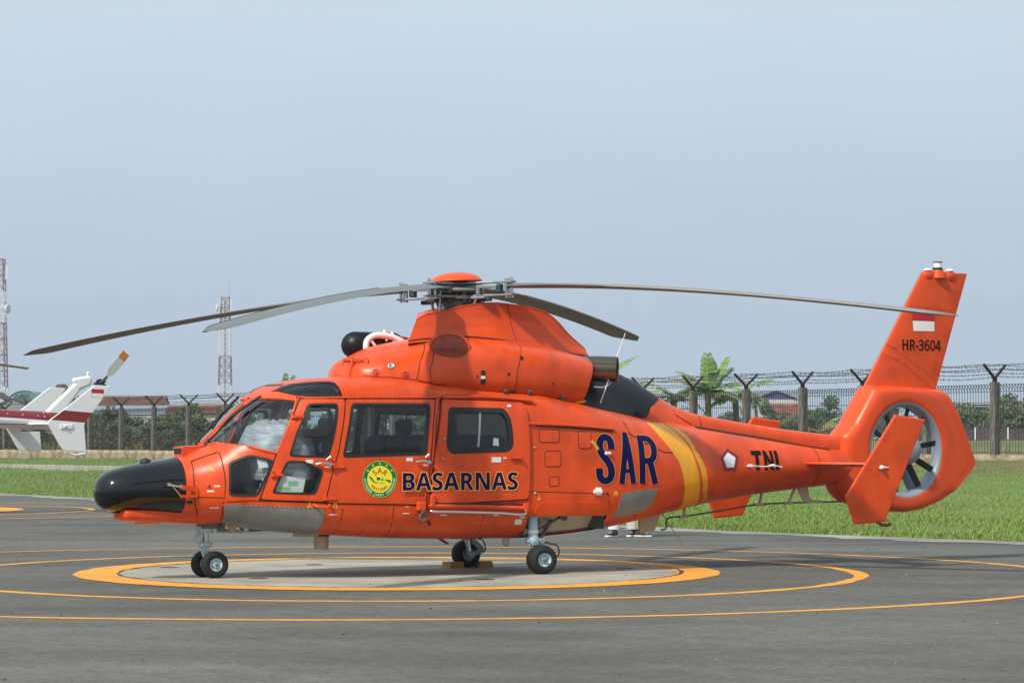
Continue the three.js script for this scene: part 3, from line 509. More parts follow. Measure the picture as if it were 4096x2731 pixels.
// seams, rails and panels on the skin
const seam = (path, skin = H, side = 1, w = .011, o = .002, m = M.seam) => part('panel_seam', conform(skin, strip(path, w), { off: o, depth: 0, side, L: .08 }), m, heli);
for (const side of [1, -1]) {
  seam([[-3.72, .858], [-3.494, .872], [-2.706, .842], [-1.69, .812], [-1.47, .80]], H, side);
  seam([[-2.494, .783], [-2.503, .599], [-2.499, .50]], H, side); seam([[-1.883, .79], [-1.89, .591], [-1.87, .45]], H, side); seam([[-.755, .715], [-.758, .561], [-.735, .43]], H, side);
  seam([[-3.762, 1.40], [-3.759, 1.242], [-3.746, 1.07], [-3.753, .904], [-4.046, .912]], H, side); seam([[-4.037, 1.30], [-4.05, 1.148], [-4.05, .912], [-4.02, .80], [-3.964, .72]], H, side); seam([[-4.037, 1.30], [-3.9, 1.355], [-3.762, 1.405]], H, side);
  seam([[-3.758, .86], [-3.745, .76], [-3.694, .653]], H, side);
  seam([[-1.3, 1.98], [-1.355, 1.75], [-1.395, 1.25], [-1.455, .82]], H, side);
  seam([[1.176, 1.81], [1.196, 1.737], [1.221, 1.619], [1.366, 1.54], [1.526, 1.475], [1.719, 1.396], [2.162, 1.382]], H, side, .014);
  seam([[-.17, .95], [.5, .93], [.88, .915], [.93, .68]], H, side, .008); seam([[4.23, 1.46], [4.26, 1.3], [4.25, 1.12], [4.22, .99]], H, side, .008);
  seam([[-2.44, 2.19], [-2.44, 2.1], [-2.45, 2.01]], H, side, .009);
  for (const q of [[-.051, 1.512, .215, 1.66], [.471, 1.44, .65, 1.64], [.024, 1.232, .234, 1.415], [.081, 1.008, .207, 1.12]]) { const o = soften(rectangle(...q), .03); part('access_hatch', conform(H, inset(o, .006), { off: .005, depth: .006, side }), M.orange, heli); part('panel_seam', conform(H, inset(o, -.004), { holes: [inset(o, .008)], off: .002, depth: 0, side }), M.seam, heli); }
  // scuffed bare metal step panels
  part('grey_panel', conform(H, ([[-3.758, .833], [-3.487, .824], [-3.091, .808], [-2.703, .785], [-2.698, .657], [-2.665, 's', -.93], [-2.987, 's', -.93], [-3.318, 's', -.95], [-3.60, 's', -.97], [-3.70, .70]]), { off: .005, depth: .008, side }), M.grey, heli);
  part('grey_panel', conform(H, soften([[1.079, .922], [1.3, .952], [1.609, .969], [1.581, .883], [1.52, .718], [1.25, .665], [1.012, .63], [1.03, .77]], .01), { off: .005, depth: .008, side }), M.grey, heli);
  const rv = []; for (let i = 0; i < 18; i++) { const a = -3.55 + i * .049, q = H.point(a, H.find(a, .812 - (a + 3.55) * .03), .006); rv.push(new THREE.SphereGeometry(.007, 6, 4).translate(q[0], q[1], side * q[2])); } part('rivet_row', rv, M.seam, heli);
  // rails over the doors and the sliding door track
  const rail = (pts, r, m, o = .02) => part('door_rail', tube(pts.map(([a, y]) => { const q = H.point(a, H.find(a, y), o); return [q[0], q[1], side * q[2]]; }), r, 30, 6), m, heli);
  rail([[-2.95, 2.008], [-2.45, 2.006], [-1.8, 2.012], [-1.265, 2.018]], .013, M.orange, .008);
  rail([[-1.27, 2.01], [-.694, 2.012], [-.3, 1.99], [-.10, 1.968]], .024, M.orange, .03); rail([[-1.2, 2.035], [-.694, 2.038], [-.3, 2.018], [-.15, 2.0]], .012, M.seam, .012);
  rail([[-.227, 1.726], [.2, 1.712], [.6, 1.69], [.985, 1.66]], .017, M.orange, .018); rail([[-.1, 1.705], [.2, 1.69], [.6, 1.668], [.97, 1.64]], .009, M.seam, .012);
  rail([[-1.48, .80], [-1.0, .79], [-.5, .775], [-.24, .765]], .028, M.orange, .03); rail([[-1.40, .826], [-.9, .82], [-.3, .80]], .016, M.seam, .025);
  const B = (a, y, o) => { const q = H.point(a, H.find(a, y), o); return [q[0], q[1], side * q[2]]; };
  part('step_bar', tube([B(-1.46, .765, .0), B(-1.45, .752, .08), B(-1.2, .745, .09), B(-.6, .725, .09), B(-.27, .713, .09), B(-.245, .74, .05), B(-.24, .76, 0)], .016, 40, 8), M.steel, heli);
  part('step_bracket', [rbox(.1, .1, .07, 0, 0, 0, .015).translate(...B(-1.56, .80, .03)), rbox(.05, .13, .05, 0, 0, 0, .012).translate(...B(-1.42, .86, .03)), rbox(.06, .10, .06, 0, 0, 0, .012).translate(...B(-.235, .775, .03))], M.orange, heli);
  part('tow_ring', [new THREE.TorusGeometry(.038, .012, 8, 20).translate(...B(-1.545, .69, .06)), bar(B(-1.545, .75, .0), B(-1.545, .73, .08), .028)], M.gearDark, heli);
  part('step_handle', tube([B(-2.82, .828, .0), B(-2.80, .815, .05), B(-2.73, .806, .06), B(-2.66, .81, .05), B(-2.645, .828, 0)], .017, 20, 8), M.orange, heli);
  // marks: anchors, small white placards, yellow ticks
  for (const [a, y, w, h] of [[-2.64, .72, .09, .012], [-2.62, .72, .0, 0], [-1.77, .725, .08, .012], [-1.30, .70, .08, .012], [-.63, .69, .07, .012], [-.29, .665, .07, .014], [-3.88, .80, .09, .012], [-3.86, 1.04, .06, .016], [-3.93, .985, .07, .016]]) if (w) part('placard', conform(H, rectangle(a, y - h, a + w, y), { off: .003, depth: .001, side }), M.label, heli);
  part('placard', conform(H, rectangle(-.34, .575, -.25, .635), { off: .003, depth: .001, side }), M.label, heli);
  for (const [a, y] of [[-2.87, .825], [-1.72, .815], [-.055, .885]]) part('anchor_mark', conform(H, [[a - .004, y + .03], [a + .006, y + .03], [a + .006, y - .018], [a + .03, y - .01], [a + .03, y - .022], [a, y - .034], [a - .028, y - .022], [a - .028, y - .01], [a - .004, y - .018]], { off: .003, depth: .001, side }), M.yellowMark, heli);
  for (const [a, y] of [[-2.585, .815], [.985, .918]]) part('jack_mark', conform(H, [[a - .02, y + .03], [a + .02, y + .03], [a + .03, y - .03], [a + .012, y - .03], [a + .002, y + .008], [a - .012, y - .03], [a - .03, y - .03]], { off: .003, depth: .001, side }), M.yellowMark, heli);
  part('lightning_mark', conform(H, [[-3.915, 1.24], [-3.85, 1.225], [-3.855, 1.21], [-3.83, 1.195], [-3.90, 1.205], [-3.89, 1.222]], { off: .003, depth: .001, side }), M.yellowMark, heli);
  for (const [a, y, r] of [[-.098, .93, .016], [-.11, 1.452, .014], [.865, .92, .018], [-1.43, .62, .02], [-1.415, .595, .02]]) part('fastener', turn([[0, .006], [r * .7, .006], [r, 0]], 14, 'z').translate(...B(a, y, .003)), r > .017 ? M.rubber : M.alloy, heli);
}
for (const side of [1, -1]) {                            // rows of small rivets along frames and joints
  const row = (path, gap = .055, o = .004, r = .0055) => { const g = []; for (let i = 0; i < path.length - 1; i++) { const [a, b] = [path[i], path[i + 1]], n = max(1, floor(hypot(a[0] - b[0], a[1] - b[1]) / gap)); for (let k = 0; k < n; k++) { const x = lerp(a[0], b[0], k / n), y = lerp(a[1], b[1], k / n), q = H.point(x, H.find(x, y), o); g.push(new THREE.SphereGeometry(r, 5, 3).translate(q[0], q[1], side * q[2])); } } part('rivet_row', g, M.orangeDark, heli); };
  row([...inset(P.cabin, .028)], .055, .013); row([...inset(P.crew, .022)], .055, .013); row([[-1.26, 1.96], [-.24, 1.93]], .05, .031); row([[-3.0, 2.03], [-1.3, 2.04]], .06);
  row([[.98, .9], [1.2, .93], [1.62, .96]], .05); row([[1.2, 1.78], [1.24, 1.64], [1.38, 1.56], [1.7, 1.42]], .07); row([[2.06, 1.70], [2.2, 1.5], [2.3, 1.25], [2.33, 1.0]], .07); row([[4.21, 1.44], [4.235, 1.3], [4.225, 1.12], [4.2, 1.0]], .05); row([[-4.02, 1.28], [-4.03, 1.15], [-4.03, .92]], .05); row([[-.1, 1.70], [.95, 1.645]], .08); row([[-2.40, 2.17], [-2.40, 2.04]], .04);
}
// ---- writing and emblems (flat print laid on the skin) ----
const ink = (draw, w, h) => new THREE.MeshPhysicalMaterial({ map: canvasMap(w, h, draw), transparent: true, roughness: .5, specularIntensity: .3, side: THREE.DoubleSide });
function lettering(text, w, h, fill, line, lw, squeeze, font = 'bold') { return ink((c) => { c.clearRect(0, 0, w, h); c.textBaseline = 'alphabetic'; c.textAlign = 'left'; c.font = font + ' ' + h + 'px sans-serif'; const m = c.measureText(text), up = m.actualBoundingBoxAscent, dn = m.actualBoundingBoxDescent, l = m.actualBoundingBoxLeft, tw = l + m.actualBoundingBoxRight, p = lw * 1.1; c.save(); c.translate(p, p); c.scale((w - 2 * p) / tw, (h - 2 * p) / (up + dn)); c.translate(l, up); c.lineJoin = 'miter'; c.miterLimit = 3; if (line) { c.strokeStyle = line; c.lineWidth = lw * 2 / ((h - 2 * p) / (up + dn)); c.strokeText(text, 0, 0); } c.fillStyle = c.strokeStyle = fill; if (line) { c.lineWidth *= .12; c.strokeText(text, 0, 0); } c.fillText(text, 0, 0); c.restore(); }, w, h); }
const NAVY = '#06044a', GOLD = '#f0a640';
for (const side of [1, -1]) {
  const word = (name, a0, y0, a1, y1, m, off, n = 12) => part(name, conform(H, rectangle(a0, y0, a1, y1), { off, depth: 0, side, uvBox: side > 0 ? [a0, y0, a1, y1] : [a1, y0, a0, y1], L: .06 }), m, heli);
  word('lettering', -1.806, .960, -.334, 1.185, lettering('BASARNAS', 1024, 160, NAVY, GOLD, 8, 1), .037);
  word('lettering', .69, 1.012, 1.635, 1.628, ink((c, w, h) => {      // tall narrow SAR drawn as strokes
    c.clearRect(0, 0, w, h); c.lineCap = 'butt'; c.lineJoin = 'miter';
    const S = new Path2D(); S.moveTo(228, 230); S.lineTo(228, 185); S.bezierCurveTo(228, 25, 66, 25, 66, 190); S.bezierCurveTo(66, 330, 228, 390, 228, 560); S.bezierCurveTo(228, 715, 62, 715, 62, 560); S.lineTo(62, 500);
    const A = new Path2D(); A.moveTo(372, 716); A.lineTo(444, 34); A.lineTo(538, 716); const A2 = new Path2D(); A2.moveTo(395, 540); A2.lineTo(515, 540);
    const R = new Path2D(); R.moveTo(672, 718); R.lineTo(664, 80); R.lineTo(735, 80); R.bezierCurveTo(890, 70, 890, 388, 770, 398); R.lineTo(668, 402); const R2 = new Path2D(); R2.moveTo(780, 395); R2.lineTo(858, 722);
    for (const [col, d] of [[GOLD, 14], [NAVY, 0]]) { c.strokeStyle = col; c.lineWidth = 98 + d; c.stroke(S); c.lineWidth = 90 + d; c.stroke(R); c.stroke(R2); c.lineWidth = 82 + d; c.stroke(A); c.lineWidth = 60 + d; c.stroke(A2); }
  }, 930, 740), .008);
  word('emblem', -2.275, .895, -1.855, 1.31, ink((c, w, h) => {
    const C = w / 2, disc = (r, f) => { c.fillStyle = f; c.beginPath(); c.arc(C, C, r, 0, 7); c.fill(); };
    c.clearRect(0, 0, w, h); disc(252, '#d8d24a'); disc(246, '#0f7a44'); disc(185, '#ece04a'); disc(180, '#f0df3c');
    const round = (t, r, size, col, a0, a1, inward) => { c.font = 'bold ' + size + 'px sans-serif'; c.fillStyle = col; c.textAlign = 'center'; c.textBaseline = 'middle'; [...t].forEach((ch, i) => { const a = a0 + (a1 - a0) * (t.length > 1 ? i / (t.length - 1) : 0); c.save(); c.translate(C + r * cos(a), C + r * sin(a)); c.rotate(a + (inward ? -PI / 2 : PI / 2)); c.fillText(ch, 0, 0); c.restore(); }); };
    round('SAR', 118, 104, '#b0241c', -PI / 2 - .70, -PI / 2 + .70); round('NASIONAL', 142, 58, '#b0241c', PI / 2 + .84, PI / 2 - .84, true); round('AVIGNAM JAGAT SAMAGRAM', 216, 42, '#e9e6c0', PI - .02, .02, true);
    for (const a of [-2.55, -2.05, -1.57, -1.09, -.6]) { c.fillStyle = '#f0e060'; c.save(); c.translate(C + 214 * cos(a), C + 214 * sin(a)); c.beginPath(); for (let k = 0; k < 10; k++) { const r = k % 2 ? 8 : 20, t = k * PI / 5 - PI / 2; c.lineTo(r * cos(t), r * sin(t)); } c.fill(); c.restore(); }
    c.fillStyle = '#0c5a3a'; const isle = (x, y, rx, ry, t, f) => { c.fillStyle = f || '#0f6a40'; c.beginPath(); c.ellipse(C + x, C + y, rx, ry, t, 0, 7); c.fill(); };
    isle(-118, -2, 56, 13, .85); isle(-62, 44, 40, 7, .12); isle(-20, -10, 30, 26, .3); isle(-16, -34, 16, 8, -.2, '#e8efe6'); isle(32, 4, 8, 26, .2); isle(46, -10, 18, 5, -.4); isle(50, 16, 16, 5, .5); isle(10, 56, 22, 5, .1); isle(52, 58, 22, 5, -.25); isle(86, 14, 9, 7, 0); isle(128, 22, 38, 15, .28); isle(152, 36, 16, 15, .2);
  }, 512, 512), .017);
  word('lettering', 3.135, 1.172, 3.585, 1.418, ink((c, w, h) => { c.clearRect(0, 0, w, h); c.strokeStyle = '#120d0b'; c.lineWidth = 62; c.lineCap = 'butt'; c.beginPath(); c.moveTo(4, 35); c.lineTo(196, 35); c.moveTo(100, 35); c.lineTo(100, 276); c.moveTo(472, 4); c.lineTo(472, 276); c.stroke(); c.lineWidth = 54; c.lineJoin = 'miter'; c.miterLimit = 8; c.beginPath(); c.moveTo(256, 276); c.lineTo(256, 4); c.moveTo(384, 276); c.lineTo(384, 4); c.stroke(); c.beginPath(); c.moveTo(229, 4); c.lineTo(286, 4); c.lineTo(411, 276); c.lineTo(354, 276); c.closePath(); c.fillStyle = '#120d0b'; c.fill(); }, 512, 280), .005);
  // stripes and pentagon: painted, so thin films over the orange
  part('stripe', conform(H, [[1.623, 1.751], [1.707, 1.581], [1.831, 1.422], [1.93, 1.289], [1.99, 1.13], [2.021, .998], [2.044, .864], [2.12, .72], [2.16, .676], [2.42, .715], [2.395, .79], [2.302, .874], [2.265, .995], [2.246, 1.102], [2.209, 1.248], [2.162, 1.382], [2.115, 1.501], [2.015, 1.635], [1.92, 1.74]], { off: .003, depth: .002, side }), M.stripe, heli);
  part('stripe', conform(H, [[1.953, 1.732], [2.054, 1.635], [2.141, 1.515], [2.195, 1.368], [2.253, 1.235], [2.301, 1.075], [2.331, .941], [2.45, .79], [2.48, .725], [2.56, .735], [2.53, .80], [2.419, .926], [2.39, 1.034], [2.358, 1.181], [2.308, 1.301], [2.234, 1.435], [2.183, 1.582], [2.123, 1.662], [1.995, 1.732]], { off: .003, depth: .002, side }), M.stripe, heli);
  part('pentagon_mark', conform(H, [[2.764, 1.441], [2.921, 1.346], [2.852, 1.171], [2.665, 1.168], [2.616, 1.334]], { off: .003, depth: .002, side }), mat(.22, .006, .010, .45), heli);
  part('pentagon_mark', conform(H, [[2.757, 1.392], [2.864, 1.328], [2.822, 1.212], [2.702, 1.209], [2.664, 1.323]], { off: .006, depth: .002, side }), M.white, heli);
  const rodAt = (a, y, o) => { const q = H.point(a, H.find(a, y), o); return [q[0], q[1], side * q[2]]; };
  part('side_antenna', [tube([rodAt(3.05, 1.225, .075), rodAt(3.25, 1.215, .08), rodAt(3.43, 1.225, .08), rodAt(3.55, 1.21, .085)], .008, 20, 8), bar(rodAt(3.06, 1.228, 0), rodAt(3.05, 1.226, .08), .016, .02, 12), bar(rodAt(3.43, 1.232, 0), rodAt(3.42, 1.226, .085), .014, .02, 12)], M.white, heli);
  part('fuel_handle', [rbox(.12, .05, .03, 0, 0, 0, .015).translate(...rodAt(.725, .942, .02)), rbox(.075, .09, .02, 0, 0, 0, .01).translate(...rodAt(.735, .945, .014))], M.white, heli);
  part('ribbon', conform(H, strip([[.648, 1.53], [.69, 1.49], [.735, 1.43]], .035), { off: .012, depth: .008, side }), M.stripe, heli);
  for (const i of [0, 1, 2]) part('lamp_socket', turn([[0, .012], [.016, .012], [.02, 0]], 12, 'z').translate(...rodAt(.845 + i * .024, 1.385 - .0 * i, .012)), M.white, heli);
}
// sponson blister behind the doors, wheel bays
for (const side of [1, -1]) {
  part('sponson', conform(H, soften([[-.10, .765], [-.042, .826], [.82, .822], [.885, .67], [-.10, .672]], .05), { off: .02, depth: .03, side }), M.orange, heli);
  const yb = (a) => lerp(.415, .495, clamp((a + .19) / 1.1, 0, 1));
  part('wheel_bay', [quads(12, 3, (s, t) => { const a = -.19 + 1.09 * s; return [a, lerp(yb(a) + .0, .68, t), side * lerp(.405, .60, t)]; }), box(1.0, .012, .28, .31, .672, side * .70)], M.cream, heli);
  part('bay_wall', [box(.012, .24, .5, -.185, .56, side * .64), box(.012, .18, .42, .895, .595, side * .62)], M.gearDark, heli);
  part('bay_lip', tube([[-.19, .425, side * .41], [.3, .45, side * .41], [.7, .48, side * .41], [.93, .508, side * .43]], .014, 20, 6), M.orangeDark, heli);
  part('bay_strut', [bar([.02, .47, side * .72], [.42, .655, side * .66], .016), bar([.38, .66, side * .7], [.46, .63, side * .7], .035), bar([-.1, .55, side * .7], [-.06, .64, side * .76], .05)], M.gearDark, heli);
}
// ---- inside ----
part('cabin_floor', [box(2.6, .05, 1.5, -1.5, .66, 0), box(.75, .05, .9, -3.17, .68, 0)], M.cabinDark, heli);
part('bulkhead', box(.04, 1.35, 1.72, -.17, 1.28, 0), M.lining, heli);
part('bulkhead', [box(.05, 1.3, .10, -1.33, 1.35, .86), box(.05, 1.3, .10, -1.33, 1.35, -.86), box(.06, .10, 1.7, -1.33, 2.02, 0)], M.lining, heli);
part('instrument_panel', [rbox(.25, .42, 1.05, -3.36, 1.12, 0, .05), rbox(.42, .05, 1.2, -3.36, 1.37, 0, .02, 0, -.08), rbox(.6, .3, .28, -3.0, .82, 0, .03)], M.cabinDark, heli);
const seatGeo = (wide, rest = 1) => [rbox(.48, .14, wide, 0, .22, 0, .05), rbox(.15, .76, wide, .25, .58, 0, .06, 0, -.12), ...(rest ? [rbox(.12, .19, min(wide * .6, .3), .32, 1.05, 0, .05)] : []), box(.3, .18, wide * .7, .05, .08, 0)];
for (const z of [.42, -.42]) { const s = part('crew_seat', seatGeo(.46), M.seat, heli); s.position.set(-2.78, .64, z); }
for (const x of [-1.62, -.75]) for (const z of [.56, 0, -.56]) { const s = part('passenger_seat', seatGeo(.54, x < -1 && z === .56 ? 0 : +(z === 0 && x < -1)), M.seat, heli); s.position.set(x, .66, z); s.scale.y = .98; }
part('head_console', [rbox(.5, .1, .5, -2.7, 2.12, 0, .04), bar([-3.12, 1.68, -.38], [-3.0, 1.69, -.5], .04), tube([[-3.18, 1.6, -.3], [-3.2, 1.72, -.34], [-3.18, 1.74, -.5], [-3.14, 1.6, -.54]], .025)], M.cabinDark, heli);
// ---- nose fittings ----
part('belly_pod', (() => { const k = new Skin([[-4.80, .70, .76, .02, .73, 2, 2], [-4.785, .665, .78, .16, .73, 3, 3], [-4.72, .645, .79, .22, .73, 4, 3], [-4.3, .62, .78, .26, .72, 4, 3], [-4.0, .605, .76, .28, .7, 4, 3], [-3.75, .60, .74, .27, .69, 3, 2.6], [-3.52, .60, .68, .2, .66, 2, 2], [-3.4, .6, .64, .1, .62, 2, 2]]); return skinMesh(k, -4.80, -3.4, { da: .05, ns: 16 }); })(), M.orange, heli);
part('pod_lens', new THREE.SphereGeometry(.15, 20, 10).scale(1, .32, .9).translate(-4.42, .627, 0), M.beige, heli);
part('pod_tip', rbox(.06, .06, .2, -4.79, .765, 0, .015), M.rubber, heli);
part('nose_stud', new THREE.SphereGeometry(.055, 16, 8, 0, 2 * PI, 0, PI / 2).scale(1.2, 1, 1).translate(-4.45, 1.285, 0), M.rubber, heli);
part('air_scoop', [plate([[-4.06, 1.37], [-3.84, 1.44], [-3.83, 1.475], [-4.06, 1.46]], .28, (g) => g.translate(0, 0, -.02))], M.orange, heli);
part('scoop_mouth', box(.012, .06, .22, -4.064, 1.415, -.02), M.rubber, heli);
for (const side of [1, -1]) {
  const B = (a, y, o) => { const q = H.point(a, H.find(a, y), o); return [q[0], q[1], side * q[2]]; };
  part('pitot_probe', [beam(B(-4.02, .985, .0), B(-4.20, 1.02, .10), .03, .05), beam(B(-4.02, .925, .0), B(-4.2, .935, .10), .03, .03), beam(B(-4.03, .99, .01), B(-4.03, .92, .01), .04, .03)], M.orange, heli);
  part('pitot_tube', [bar(B(-4.18, 1.018, .10), B(-4.35, 1.035, .16), .011), bar(B(-4.32, 1.032, .15), B(-4.36, 1.037, .165), .018), bar(B(-4.3, 1.03, .14), B(-4.2, .94, .10), .006)], M.steel, heli);
  part('latch', [rbox(.07, .04, .02, 0, 0, 0, .006).translate(...B(-4.09, .86, .008))], M.rubber, heli);
  part('static_port', bar(B(-3.915, 1.045, 0), B(-3.915, 1.045, .03), .018, .012, 12), M.alloy, heli);
  part('wiper', [tube([B(-3.80, 1.475, .03).map((v, i) => i === 2 ? side * .14 : v), [-3.70, 1.60, side * .17], [-3.52, 1.80, side * .19], [-3.36, 1.93, side * .2]], .013, 16, 6), tube([[-3.62, 1.67, side * .12], [-3.45, 1.85, side * .22], [-3.22, 2.03, side * .34]], .016, 14, 6), bar([-3.82, 1.44, side * .14], [-3.76, 1.55, side * .16], .028, .02)], M.rubber, heli);
}
// ---- engine cowling, mast fairing, exhaust fairing, drive shaft cover ----
const cowlShear = (a, y) => smooth(-.6, .85, a) * (y - 2.4) * .30;
part('engine_cowling', skinMesh(cowlSkin, -2.14, .85, { da: .05, ns: 40, shear: cowlShear }), M.orange, heli);
const dogTop = [[-1.313, 2.916, .36], [-1.185, 2.985, .37], [-.955, 3.024, .37], [-.768, 3.078, .37], [-.571, 3.115, .37], [-.40, 3.135, .37], [-.25, 3.138, .37], [-.083, 3.126, .36], [.22, 3.091, .33], [.461, 3.020, .29], [.60, 2.93, .26], [.761, 2.805, .20], [1.036, 2.628, .12]], dogFoot = [[-1.448, 2.67, .44], [-1.252, 2.696, .46], [-.964, 2.718, .47], [-.725, 2.73, .48], [-.52, 2.72, .48], [-.327, 2.705, .48], [-.21, 2.692, .475], [-.10, 2.68, .46], [.16, 2.65, .42], [.36, 2.62, .39], [.537, 2.589, .36], [.72, 2.57, .29], [1.04, 2.54, .20]];
{
  const along = (L) => { const c = new THREE.CatmullRomCurve3(L.map((q) => V(...q)), false, 'centripetal'); return (t) => { const q = c.getPoint(t); return [q.x, q.y, q.z]; }; }, top = along(dogTop), foot = along(dogFoot), g = [];
  const T0 = .17, tt = (a, sd) => sd > 0 ? a : lerp(T0, 1, a);          // the starboard panel begins further aft
  for (const sd of [1, -1]) g.push(quads(60, 10, (a0, b) => { const a = tt(a0, sd), p = foot(a), q = top(a), k = b * 1.12 - .12, e = .03 * sin(PI * clamp(k, 0, 1)) * smooth(0, .25, a) * smooth(1, .8, a); return [lerp(p[0], q[0], k), lerp(p[1], q[1], k), sd * (lerp(p[2], q[2], k) - e)]; }));
  g.push(quads(60, 10, (a, b) => { const q = top(a), r = top(tt(a, -1)), k = b * 2 - 1, m = b; return [lerp(r[0], q[0], m), lerp(r[1], q[1], m) + .012 * (1 - k * k), lerp(-r[2], q[2], m)]; }));
  g.push(quads(10, 10, (a, b) => { const m = b * 1.12 - .12, P1 = foot(0), Q1 = top(0), P2 = foot(T0), Q2 = top(T0), A = [0, 1, 2].map((i) => lerp(P1[i], Q1[i], m)), B = [0, 1, 2].map((i) => lerp(P2[i], Q2[i], m)); return [lerp(B[0], A[0], a), lerp(B[1], A[1], a), lerp(-B[2], A[2], a)]; }));
  g.push(quads(4, 4, (a, b) => { const p = foot(1), q = top(1), k = a * 2 - 1, m = b * 1.2 - .2; return [lerp(p[0], q[0], m) + .0, lerp(p[1], q[1], m), lerp(p[2], q[2], m) * k]; }));
  const fairing = part('mast_fairing', g, M.orange, heli);
  for (const sd of [1, -1]) { part('fairing_edge', tube(Array.from({ length: 40 }, (_, i) => { const q = top(tt(i / 39, sd)); return [q[0], q[1], sd * q[2]]; }), .007, 90, 6), M.orange, fairing); part('panel_seam', tube(Array.from({ length: 14 }, (_, i) => { const a = lerp(.60, .56, i / 13), p = foot(a), q = top(a), k = i / 13, e = .03 * sin(PI * k); return [lerp(p[0], q[0], k) , lerp(p[1], q[1], k), sd * (lerp(p[2], q[2], k) - e + .0005)]; }), .004, 20, 5), M.seam, fairing); part('panel_seam', tube(Array.from({ length: 40 }, (_, i) => { const p = foot(tt(i / 39, sd)); return [p[0], p[1] + .004, sd * (p[2] + .002)]; }), .006, 90, 5), M.seam, fairing); }
}
part('exhaust_fairing', skinMesh(spineSkin, .55, 2.22, { da: .05, ns: 32, cap1: false }), M.blackMatt, heli);
part('drive_shaft_cover', skinMesh(spineSkin, 2.22, 4.75, { da: .06, ns: 32, cap0: false }), M.orange, heli);
for (const side of [1, -1]) part('drive_shaft_cover', conform(spineSkin, [[1.70, 1.765], [1.85, 1.94], [2.06, 2.04], [2.12, null, .004], [2.225, null, .004], [2.225, 1.6], [1.75, 1.68]], { off: .004, depth: .006, side, L: .04 }), M.orange, heli);
const C = cowlSkin, cs = (path, side) => { const g = conform(C, strip(path, .008), { off: .0025, depth: 0, side, L: .08 }), p = g.attributes.position; for (let i = 0; i < p.count; i++) p.setX(i, p.getX(i) + cowlShear(p.getX(i), p.getY(i))); return part('panel_seam', g, M.seam, heli); };
